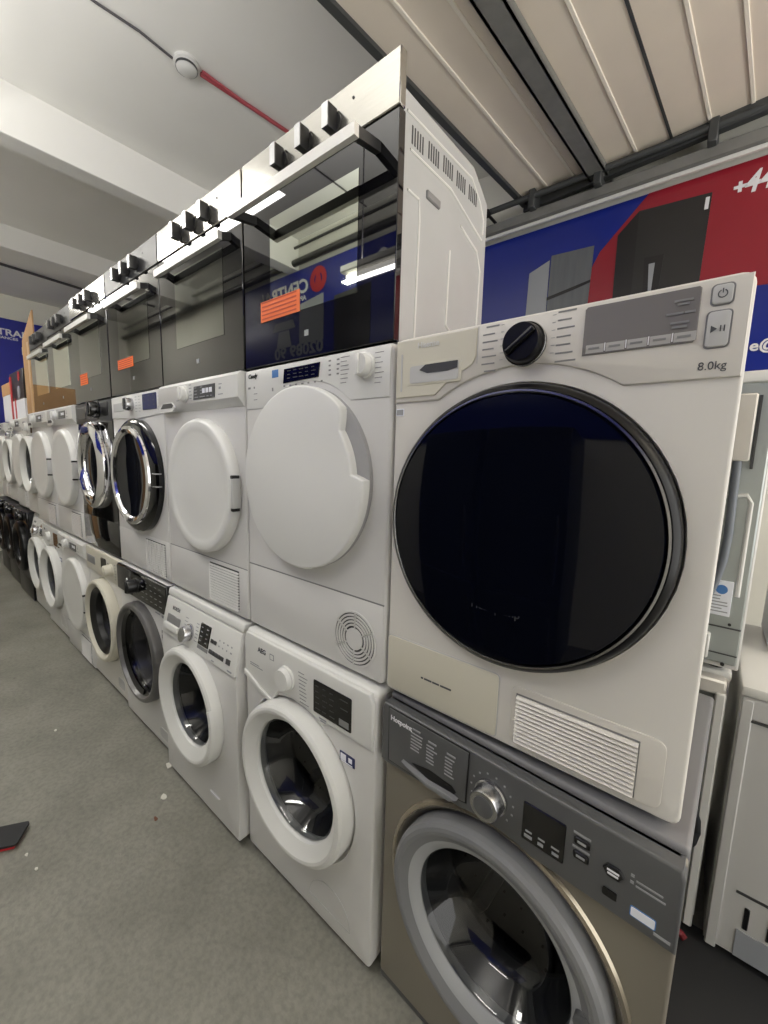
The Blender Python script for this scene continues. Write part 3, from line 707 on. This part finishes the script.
for o in list(C.objects):
    if o.parent is None and o.name.split('.')[0] in ('tumble_dryer', 'washing_machine'): o['group'] = 'stacked machines, upper row' if o.location.z > .5 else 'machines standing on the floor'
    if o.parent is None and o.name.startswith('built_in_oven'): o['group'] = 'built-in ovens on top of the dryers'
# ------------------------------------------------------------------ boxes at the far left, on top of the dryers
def carton(name, label, x0, x1, y0, y1, z0, z1, m, flap=False):
    t = thing(name, label, 'box', ((x0+x1)/2, y0, z0)); w, d, h = x1-x0, y1-y0, z1-z0
    b = MB(); b.box(-w/2, w/2, 0, d, 0, h, .004, 1); b.build('carton', m, t)
    return t
t = carton('cardboard_box', 'tall brown cardboard box standing left of the farthest oven', -4.07, -3.66, .06, .50, Z2, 2.30, 'cardboard')
f = MB(); f.prism([(-.203, .595), (.203, .595), (.203, .80), (.12, .77), (-.203, .63)], .002, .012); f.build('box_flap', 'cardboard', t)
f = MB(); f.box(-.03, .03, -.0015, .001, .0, .59); f.build('tape', mat('brown_tape', (196,160,112), .35), t)
t = carton('appliance_box', 'dark printed box with round picture and red base left of the cardboard box', -4.78, -4.20, .07, .45, Z2, 2.13, 'black')
b = MB(); b.box(-.291, .291, -.002, .1, .0, .17); b.build('white_panel', 'whitelabel', t)
b = MB(); b.box(-.291, -.21, -.004, .1, .0, .40); b.box(-.12, -.07, -.004, .1, 0, .19); b.build('red_stripe', 'red', t)
b = MB(); b.lathe(.08, .235, [(.055, .0), (.055, -.004), (0, -.004)], 32); b.build('picture', 'plight', t)
b = MB(); b.lathe(.12, .375, [(.04, .0), (.04, -.004), (0, -.004)], 32); b.build('logo', 'red', t)
t = carton('white_carton', 'white carton with brownish top at the far left frame edge', -5.35, -4.83, .09, .5, Z2, 2.08, 'whitelabel')
b = MB(); b.box(-.262, .262, -.003, .1, .26, .375); b.build('printed_band', 'cardboard', t)

# small blue box seen behind the near dryer
OX = 0
BX, BY = -.32, .70
t = thing('screw_box', 'small blue box with orange stripe seen above the cream control panel', 'box', (-.01, .66, 1.70), rotz=0)
b = MB(); b.box(-.14, .14, 0, .12, 0, .175, .002, 1); b.build('carton', mat('blue_carton', (34,66,170), .5), t)
b = MB(); b.box(-.125, .0, -.002, .01, .075, .125); b.box(-.125, .0, -.002, .01, .0, .04); b.build('orange_band', 'orange', t)
marks('printed_lines', [(.015, .12, .11, .018), (.015, .09, .118, .018)], -.0005, 'whitelabel', t)
b = MB(); b.box(-.1415, -.13, .0, .12, .02, .11); b.build('red_end', 'red', t)

# ------------------------------------------------------------------ second row, backs to the first
def rear_machine(label, x0, y0, z0, h, m, top='plastic', kind='washing_machine', cat='washing machine'):
    t = thing(kind, label, cat, (x0+.3, y0, z0))
    b = MB(); b.box(-.298, .298, .012, .59, .014, h-.02, .004, 1); b.build('body', 'white', t)
    b = MB(); b.box(-.292, .292, 0, .02, .03, h-.03, .004, 1); bp = b.build('back_panel', m, t)
    b = MB(); b.box(-.3, .3, -.004, .6, h-.03, h, .008, 2); b.build('top', top, t)
    for x in (-.25, .25):
        for y in (.06, .54):
            b = MB(); b.lathe(0, 0, [(0, 0), (.02, 0), (.02, .014), (0, .02)], 14, mtx=Matrix.Translation((x, y, 0)) @ Matrix.Rotation(PI/2, 4, 'X')); b.build('foot', 'black', t)
    return t, bp
# lower left of the second row: recessed back with hoses
t, bp = rear_machine('dim back of a machine on the floor behind the silver washer, with coiled hoses', .085, .74, 0, .85, 'galvgreen')
b = MB(); b.box(.268, .292, -.05, .004, .03, .80, .004, 1); b.build('corner_post', 'plastic', t)
b = MB(); b.box(-.29, .29, -.045, .004, .79, .835, .006, 1); b.build('top_rail', 'creamw', t)
def coil(cx, cz, r, y, n=40, turns=1.8, a0=0): return [(cx+r*math.cos(a0+2*PI*turns*i/n), y+.012*math.sin(3*i/n*PI), cz+r*(1.15)*math.sin(a0+2*PI*turns*i/n)) for i in range(n+1)]
b = MB(); b.tube(coil(.155, .36, .115, -.03), .016); b.build('drain_hose', 'hosedark', t)
b = MB(); b.tube(coil(.17, .30, .06, -.05, turns=1.2), .006); b.tube(coil(.175, .21, .05, -.045, turns=1.0, a0=.6), .006); b.build('power_cord', 'hosebeige', t)
b = MB(); b.lathe(.20, .68, [(.04, .002), (.045, -.01), (.03, -.015), (0, -.015)], 28); b.build('inlet_valve', 'offgrey', t)
# upper left of the second row: dryer back
t, bp = rear_machine('zinc back of a machine stacked in the second row, with grey hose and white label', .096, .70, .855, .835, 'galvgreen', kind='tumble_dryer', cat='tumble dryer')
b = MB(); b.box(.205, .255, -.02, .004, .60, .775, .004, 1); b.build('junction_cover', 'creamw', t)
b = MB(); b.box(.258, .264, -.012, .004, .58, .77); b.build('cover_edge', 'darkgrey', t)
b = MB(); b.tube([(.232, -.012, .60), (.233, -.014, .5), (.235, -.014, .40), (.232, -.014, .33), (.222, -.016, .27), (.205, -.018, .2)], .010); b.build('hose', 'hose', t)
b = MB(); b.tube([(.215, .0, .505), (.262, .0, .51), (.272, .0, .49), (.272, .0, .23)], .006, 8); b.build('pressed_rib', 'plastic', t)
b = MB(); b.box(.19, .262, -.006, .004, .17, .27, .001, 1); so = b.build('rating_label', 'whitelabel', t)
b = MB(); b.lathe(.238, .245, [(.013, -.004), (.013, -.0075), (0, -.0075)], 20); b.build('label_mark', 'bluelabel', so)
marks('label_print', scatter_marks(.20, .21, .18, .225, 1, 6, .045, .003), -.006, 'inkl', so)
b = MB(); b.box(.18, .29, -.003, .004, .135, .139); b.box(.18, .29, -.003, .004, .058, .061); b.build('panel_seam', 'darkgrey', t)
b = MB(); b.box(.205, .228, -.014, .004, -.0+.04, .115, .004, 1); b.build('bracket', 'plastic', t)
b = MB(); b.lathe(.265, .148, [(.004, 0), (.004, -.004), (0, -.004)], 10); b.lathe(.262, .03, [(.005, .004), (.005, -.004), (0, -.004)], 10); b.build('screw', 'black', t)
# right of the second row
t, bp = rear_machine('grey backed machine with white top on the dark floor at the right edge', .705, .69, 0, .845, 'offgrey')
b = MB(); b.box(-.296, -.27, -.008, .004, .02, .81, .003, 1); b.build('side_flange', 'offgrey', t)
b = MB(); b.box(-.295, .295, -.006, .004, .755, .815, .003, 1); b.build('top_band', 'offgrey', t)
b = MB(); b.box(-.29, .29, -.007, .004, .748, .7545); b.build('band_gap', 'darkgrey', t)
for x in (-.222, -.172):
    b = MB(); b.box(x, x+.012, -.003, .004, .125, .195, .002, 1); b.build('slot', 'black', t)
b = MB(); b.box(-.245, -.175, -.002, .004, .228, .236); b.build('printed_line', 'darkgrey', t)
b = MB(); b.box(-.232, -.10, -.003, .004, .03, .115); b.build('foil_label', 'plight', t)
b = MB(); b.lathe(-.135, .16, [(.022, .002), (.022, -.004), (.017, -.004), (.017, .002)], 24); b.build('knockout', 'midgrey', t)
marks('back_print', [(-.17, .545, .03, .02)], -.0005, 'darkgrey', t)
# plastic wrapped thing standing on it
t = thing('wrapped_appliance', 'white plastic-wrapped appliance standing on the white top at right edge', 'appliance', (1.10, 1.0, .845))
b = MB(); b.box(-.32, .27, 0, .28, 0, .72, .012, 2); b.build('body', 'whitelabel', t)
b = MB()
for i in range(7): b.tube([(-.31+.02*i, -.004, .02+.03*i), (-.22+.01*i, -.008, .06+.03*i+.01*(i % 2)), (-.1, -.004, .16+.022*i)], .004, 6)
b.build('film_creases', 'plastic', t)
b = MB(); b.lathe(-.27, .255, [(.03, .002), (.03, -.003), (.02, -.003), (.02, .002)], 28); b.build('red_logo', 'red', t)

# added dark sheet standing in for floor shade by the silver washer, red rag
b = MB(); b.box(.622, 1.9, -.9, .735, 0, .006, .002, 1); o = b.build('floor_shading', 'mat'); tag(o, 'added dark mat standing in for floor shade beside the silver washing machine', 'mat')
b = MB(); b.tube([(.622, .64, .02), (.638, .652, .035), (.652, .66, .025), (.664, .655, .018)], .010, 8); o = b.build('red_strap', 'reddark'); tag(o, 'small dark red strap on the floor behind the silver washer', 'strap')

# ------------------------------------------------------------------ floor bits
t = thing('flat_tray', 'black flat tray with rounded corner on the floor at left edge', 'tray', (-1.35, -.681, 0), rotz=1.0)
b = MB(); b.prism(rrect(-.16, .16, -.05, .05, .012), .012, .022, .003, 2, axis='z'); b.build('tray_top', 'mat', t)
b = MB(); b.box(-.15, .15, -.046, .046, .0, .013, .002, 1); b.build('red_base', 'red', t)
scr = [(-1.12, .0-.02, .02, 'paper'), (-1.13, -.12, .018, 'leaf'), (-.98, -.33, .008, 'paper'), (-1.85, -.31, .014, 'paper'), (-1.28, -.10, .022, 'paper'), (-1.12, -.54, .01, 'paper'), (-1.6, -.52, .01, 'leaf'), (-1.07, -.56, .008, 'paper')]
PT = {}
def litter(x, y, s, m, label, cat, name):
    z = .0
    b = MB(); n = 7; pts = []
    for i in range(n):
        a = 2*PI*i/n; r = s*random.uniform(.5, 1); pts.append((x+r*math.cos(a), y+r*.6*math.sin(a)))
    b.prism(pts, z, z+.003, axis='z'); o = b.build(name, m); return tag(o, label, cat)
litter(-1.225, -.045, .030, 'paper', 'crumpled white paper scrap on floor by the dark ring washer', 'litter', 'paper_scrap')
litter(-1.06, -.135, .022, 'paper', 'pale torn paper scrap on the floor in front of third washer', 'litter', 'paper_scrap')
litter(-.98, -.20, .016, 'leaf', 'brown dry leaf on the floor below the paper scraps', 'leaf', 'dry_leaf')
litter(-1.90, -.32, .012, 'paper', 'small white crumb on the far floor in the aisle', 'litter', 'paper_scrap')
litter(-1.17, -.555, .010, 'paper', 'white fleck on floor just right of the black tray', 'litter', 'paper_scrap')
litter(-1.08, -.545, .009, 'paper', 'white fleck on floor second right of the black tray', 'litter', 'paper_scrap')

# ------------------------------------------------------------------ the room
CZ = 3.45; XF = -7.0; XN = 4.0; YB = 2.14; YO = -1.9
def sbox(name, m, *a, **k): return struct(MB().box(*a, **k).build(name, m))
sbox('floor', 'floor', XF-.1, XN, YO-.1, 4.0, -.1, 0)
sbox('ceiling', 'ceil', XF-.1, XN, YO-.1, YB+.1, CZ, CZ+.1)
sbox('wall_left', 'wall', XF-.1, XF, YO-.1, YB+.1, 0, CZ)
sbox('wall_back', 'wall', XF-.1, XN, YB, YB+.1, 0, CZ)
sbox('wall_front', 'wall', XF-.1, XN, YO-.1, YO, 0, CZ)
for nm, x, w, dz in (('trim_1', -2.83, .14, .275), ('trim_2', -4.95, .28, .20)):
    b = MB(); b.box(x, x+w, YO, YB, CZ-dz, CZ+.02, .004, 1); b.box(x-.05, x, YO, YB, CZ-dz+.02, CZ-dz+.05); struct(b.build(nm, 'ceil'))

# smoke detector with its conduit and cable
t = thing('smoke_detector', 'round white smoke detector on the ceiling between cable and red conduit', 'smoke detector', (-1.775, .42, CZ))
b = MB(); b.lathe(0, 0, [(0, 0), (.062, 0), (.062, .014), (.052, .02), (.05, .034), (.035, .046), (0, .048)], 36, mtx=Matrix.Rotation(-PI/2, 4, 'X')); b.build('base', 'plastic', t)
b = MB(); b.lathe(0, 0, [(.0525, .021), (.0525, .033)], 36, mtx=Matrix.Rotation(-PI/2, 4, 'X')); b.build('vent_band', 'darkgrey', t)
b = MB(); b.tube([(-1.765, .49, CZ-.012), (-1.73, .8, CZ-.012), (-1.70, 1.1, CZ-.012), (-1.66, 1.6, CZ-.012), (-1.64, YB, CZ-.012)], .011); b.tube([(-1.745, .49, CZ-.012), (-1.735, .7, CZ-.014)], .009); o = b.build('red_conduit', 'conduit'); tag(o, 'dusty red conduit running over the ceiling from the smoke detector', 'conduit')
b = MB(); b.tube([(-1.80, .36, CZ-.008), (-1.79, .2, CZ-.008), (-1.81, .03, CZ-.008), (-1.82, -.6, CZ-.008), (-1.82, -1.88, CZ-.008)], .006); o = b.build('ceiling_cable', 'cable'); tag(o, 'thin grey cable on the ceiling leading to the smoke detector', 'cable')
b = MB(); b.tube([(-5.70, -1.8, CZ-.02), (-5.74, .23, CZ-.02), (-5.83, 1.08, CZ-.02), (-5.85, 2.1, CZ-.02)], .014); o = b.build('ceiling_cable', 'cable'); tag(o, 'dark cable across the far ceiling above the far blue banner', 'cable')

# sectional overhead door, open below the ceiling
dr = bpy.data.objects.new('door_1', None); C.objects.link(dr); dr.location = (-.576, 2.069, 3.15); dr.rotation_euler = (0, 0, -math.atan2(.143, 1.592)); struct(dr)
DL = -2.6
b = MB(); b.box(0, 4.2, DL, .02, 0, .04); b.build('door_panel', 'doorpanel', dr)
for i in range(1, 26):
    x = .16*i
    b = MB()
    if i in (5, 11, 17, 23): b.box(x-.006, x+.006, DL, .02, -.004, .004); b.build('panel_joint', 'trackd', dr)
    else: b.box(x-.008, x+.008, DL, .02, -.006, .004, .002, 1); b.build('panel_rib', 'doorpanel2', dr)
b = MB(); b.box(-.035, .0, DL, .04, -.02, .05); b.build('edge_seal', 'trackd', dr)
b = MB(); b.box(.40, .50, DL, .36, -.05, -.035); b.box(.40, .412, DL, .36, -.05, -.01); b.box(.488, .50, DL, .36, -.05, -.01); b.build('door_track', 'track', dr)
b = MB(); b.box(-.02, 4.2, .02, .06, -.06, .06, .004, 1); b.build('end_bar', 'trackd', dr)
# header steelwork above the banner
t = thing('header_rail', 'grey steel rail running above the red and blue banner', 'rail', (.5, 2.06, 2.99))
b = MB(); b.box(-1.45, 3, -.03, .05, 0, .06, .004, 1); b.build('lower_rail', 'track', t)
b = MB(); b.box(-1.45, 3, -.005, .01, -.022, -.002); b.build('white_lip', 'plastic', t)
b = MB(); b.tube([(-1.45, -.06, .125), (3, -.06, .125)], .018); b.build('torsion_bar', 'trackd', t)
for x in (-1.0, -.62, -.1, .4, .9):
    b = MB(); b.box(x-.02, x+.02, -.08, .04, .05, .16, .004, 1); b.build('bracket', 'trackd', t)
t = thing('wall_bolt', 'small black bolt on the rail just behind the nearest oven', 'bolt', (-.80, 2.0, 3.10))
b = MB(); b.lathe(0, 0, [(0, -.03), (.025, -.03), (.025, -.01), (.01, -.008), (.01, .14)], 20); b.build('bolt', 'black', t)

# ------------------------------------------------------------------ banners
by = 2.122
t = thing('banner', 'red and blue printed banner with fridges hanging behind the near dryer', 'banner', (0, by, 1.9))
bz = -1.9
def bpoly(pts, y, m, name, parent): return MB().prism([(x, z+bz) for x, z in pts], y, y+.002).build(name, m, parent)
b = MB(); b.box(-1.25, 2.6, 0, .012, 1.75+bz, 2.965+bz); b.build('sheet', 'blueb', t)
bpoly([(.13, 2.965), (-.10, 2.72), (-.16, 2.60), (-.16, 2.25), (.60, 2.36), (2.6, 2.2), (2.6, 2.965)], -.002, 'redb', 'red_print', t)
fr = bpoly([(.09, 2.885), (.42, 2.868), (.405, 2.2), (.09, 2.2)], -.005, 'pblack', 'printed_black_fridge', t)
bpoly([(-.01, 2.785), (.09, 2.885), (.09, 2.2), (-.005, 2.2)], -.005, 'pblack2', 'fridge_side', fr)
bpoly([(.165, 2.58), (.195, 2.58), (.19, 2.42), (.175, 2.42)], -.008, 'plight', 'fridge_dispenser', fr)
bpoly([(.14, 2.62), (.235, 2.615), (.225, 2.40), (.15, 2.40)], -.0065, 'pblack2', 'dispenser_recess', fr)
bpoly([(.395, 2.85), (.412, 2.849), (.41, 2.79), (.393, 2.791)], -.007, 'inkw', 'fridge_label', fr)
fr = bpoly([(-.39, 2.775), (-.135, 2.765), (-.15, 2.25), (-.40, 2.25)], -.005, 'psilver', 'printed_silver_fridge', t)
bpoly([(-.53, 2.70), (-.40, 2.75), (-.40, 2.25), (-.54, 2.25)], -.005, 'plight', 'printed_grey_fridge', t)
bpoly([(-.40, 2.52), (-.14, 2.57), (-.14, 2.555), (-.22, 2.535), (-.40, 2.50)], -.007, 'black', 'fridge_handle_line', fr)
text('phone_print', '+', .505, 2.822+bz, -.004, .09, 'inkw', t, bold=.004)
text('phone_print', '44', .548, 2.815+bz, -.004, .135, 'inkw', t, bold=.004, shear=.2, sx=.8)
text('mail_print', 'e@', .655, 2.035+bz, -.004, .075, 'inkw', t, bold=.002)
# far banner on the end wall
t = thing('banner', 'plain blue banner with white CENTRAL lettering on the far end wall', 'banner', (XF+.02, 0, 1.3))
b = MB(); b.box(-.012, 0, -.55, 2.0, .0, 1.84); b.build('sheet', 'navyb', t)
def wtext(name, s, y, z, size, m, par, bold=0., sx=1.):
    o = text(name, s, 0, 0, 0, size, m, par, rotz=PI/2, bold=bold, sx=sx, ext=.001); o.data.transform(Matrix.Translation((.002, y, z))); return o
wtext('banner_text', 'CENTRAL', .06, 1.625, .115, 'inkw', t, .003, 1.15)
wtext('banner_text', 'APPLIANCES', .22, 1.575, .045, 'inkw', t, .001, 1.25)
b = MB(); b.box(.001, .003, .56, .585, 1.40, 1.50); b.box(.001, .003, .56, .63, 1.48, 1.50); b.box(.001, .003, .56, .615, 1.44, 1.455); b.build('banner_mark', 'inkw', t)
# banner on the opposite wall, seen in the oven glass
t = thing('banner', 'dark blue banner on the aisle wall opposite, mirrored in the oven glass', 'banner', (-1.2, YO+.02, 1.9))
b = MB(); b.box(-2.4, 3.2, -.012, 0, -.08, 1.27); b.build('sheet', 'navyr', t)
def otext(name, s, x, z, size, m, par, bold=0., sx=1., shear=0.):
    o = text(name, s, 0, 0, 0, size, m, par, rotz=PI, bold=bold, sx=sx, ext=.001, shear=shear); o.data.transform(Matrix.Translation((x, .002, z))); return o
otext('banner_text', 'CENTRAL', -1.32, 1.06, .17, 'inkw', t, .004, 1.05, .15)
otext('banner_text', 'APPLIANCES', -1.36, .99, .06, 'inkw', t, .001, 1.2)
otext('banner_text', 'BRANDS &', .58, 1.04, .21, 'inkw', t, .005, 1.1)
b = MB(); b.lathe(-1.19, 1.13, [(.11, .002), (.11, .004), (.055, .004), (.055, .002)], 32); b.prism([(-1.24, 1.06), (-1.14, 1.06), (-1.17, 1.2), (-1.21, 1.2)], .002, .005); b.build('banner_logo', 'red', t)
b = MB(); b.prism([(-1.46, .60), (-1.12, .60), (-1.12, 1.0), (-1.46, .96)], .001, .003); b.build('printed_fridge', 'plight', t)
b = MB(); b.prism([(-.98, .42), (-.55, .42), (-.55, .96), (-.98, .94)], .001, .003); b.build('printed_fridge', 'pblack', t)
b = MB(); b.prism([(-1.82, .60), (-1.58, .60), (-1.62, .76), (-1.78, .76)], .001, .003); b.prism([(-1.88, .77), (-1.52, .77), (-1.56, .85), (-1.84, .85)], .001, .003); b.build('printed_telephone', 'plight', t)
otext('phone_print', '02089 90', -1.12, .50, .15, 'plight', t, .004, 1.3)
# pipe on the opposite wall
b = MB(); b.tube([(XF, YO+.06, 3.22), (XN, YO+.06, 3.22)], .03); b.tube([(XF, YO+.05, 3.36), (XN, YO+.05, 3.36)], .012); o = b.build('wall_pipe', 'steeldark'); tag(o, 'dark pipe high on the opposite wall, mirrored in the oven glass', 'pipe')
# dark appliances along the opposite wall (mirrored in the black glass door)
def tall_fridge(x, label):
    t = thing('fridge_freezer', label, 'fridge', (x, YO+.02, 0))
    b = MB(); b.box(-.29, .29, 0, .52, .03, 1.8, .01, 2); b.build('cabinet', 'black', t)
    for z0, z1 in ((.05, .66), (.67, 1.79)):
        b = MB(); b.box(-.29, .29, .525, .56, z0, z1, .008, 2); d = b.build('door', 'black', t)
        b = MB(); b.box(.22, .24, .56, .59, z0+.12, min(z1-.12, z0+.55), .005, 2); b.build('handle', 'steeldark', d)
    b = MB(); b.box(-.27, .27, .02, .5, 0, .035); b.build('plinth', 'black', t)
tall_fridge(-.75, 'black fridge freezer on the opposite side, left one of a pair mirrored in dryer door')
tall_fridge(-.12, 'black fridge freezer on the opposite side, right one of a pair mirrored in dryer door')

tall_fridge(-6.62, 'unseen black fridge freezer added in the far aisle corner to darken dryer glass reflections')  # far pair added only to darken what the dryer glass mirrors
tall_fridge(-5.98, 'second unseen black fridge freezer added near the far end wall to darken dryer glass reflections')
for k, nm in enumerate(('bottom brown carton of the stack against the far end wall', 'middle brown carton of the stack against the far end wall', 'top brown carton of the stack against the far end wall')):
    t = carton('cardboard_box', nm, -6.96, -6.36, -1.02+.02*k, -.46+.01*k, .75*k, .75*k+.75, 'cardboard'); t['group'] = 'brown cartons against the far end wall'
    f = MB(); f.box(.299, .3015, .33, .38, 0.01, .74); f.build('tape', 'cardboard', t)
# ------------------------------------------------------------------ lights
LZ = 3.0
def tube_light(x, y, L, power, label, along='x', up=.7, w=.14):
    t = thing('strip_light', label, 'lamp', (x, y, LZ), group='hanging strip lights')
    b = MB(); h = L/2
    if along == 'x': b.box(-h, h, -.04, .04, 0, .04, .006, 1)
    else: b.box(-.04, .04, -h, h, 0, .04, .006, 1)
    b.build('housing', 'plastic', t)
    for e in (-h*.8, h*.8):
        p = (e, 0) if along == 'x' else (0, e)
        b = MB(); b.tube([(p[0], p[1], .03), (p[0], p[1], CZ-LZ)], .004, 6); b.build('suspension_rod', 'cable', t)
    b = MB(); c = [(-h+.03, 0, -.02), (h-.03, 0, -.02)] if along == 'x' else [(0, -h+.03, -.02), (0, h-.03, -.02)]
    b.tube(c, .016, 12); b.build('tube', 'tube', t)
    for sg, pw in ((-1, power), (1, power*up)):  # the upward area lamp is added to brighten the ceiling
        ld = bpy.data.lights.new('strip_or_fill_lamp', 'AREA'); ld.shape = 'RECTANGLE'; ld.size = L if along == 'x' else w; ld.size_y = w if along == 'x' else L
        ld.energy = pw; ld.color = (1, .975, .93)
        lo = bpy.data.objects.new('strip_or_fill_lamp', ld); C.objects.link(lo); lo.location = (0, 0, -.045 if sg < 0 else .05); lo.rotation_euler = (0 if sg < 0 else PI, 0, 0); lo.parent = t
LZ = 2.95
tube_light(-2.2, -.75, 1.45, 14, 'hanging strip light over the middle of the aisle', up=.7)
LZ = 3.2
tube_light(-5.0, -1.0, 1.45, 20, 'hanging strip light over the far end of the aisle', up=2.2)
LZ = 2.55
tube_light(-.60, -1.15, 1.45, 8, 'low hanging strip light in the near aisle, mirrored in the nearest oven glass', up=5, w=.05)
LZ = 2.3
tube_light(2.6, .9, 1.5, 9, 'added strip light beyond the right hand end of the row, brightening the overhead door', 'y', up=9)  # added lamp, lights the overhead door from below
w = bpy.data.worlds.new('World'); bpy.context.scene.world = w; w.use_nodes = True
w.node_tree.nodes['Background'].inputs[0].default_value = (1, .985, .95, 1); w.node_tree.nodes['Background'].inputs[1].default_value = 2.6

# ------------------------------------------------------------------ camera
cam = bpy.data.cameras.new('camera'); co = bpy.data.objects.new('camera', cam); C.objects.link(co)
Rm = Matrix(((0.7742629031787588, -0.10634189779464769, 0.6238656566398192), (0.6322566104739717, 0.0867947145713205, -0.769881975392623), (0.02772246874224124, 0.9905342388307007, 0.1344372955355758)))
co.matrix_world = Matrix.Translation((0.5823051936114019, -0.7489997821195087, 1.4389988653101249)) @ Rm.to_4x4()
cam.sensor_fit = 'VERTICAL'; cam.sensor_height = 36; cam.lens = 402.72440742179475/1024*36
cam.clip_start = .02
sc = bpy.context.scene; sc.camera = co
vs = sc.view_settings; vs.view_transform = 'Standard'; vs.look = 'None'; vs.gamma = 1; vs.use_curve_mapping = False; vs.exposure = 0.0
sc.cycles.use_denoising = True
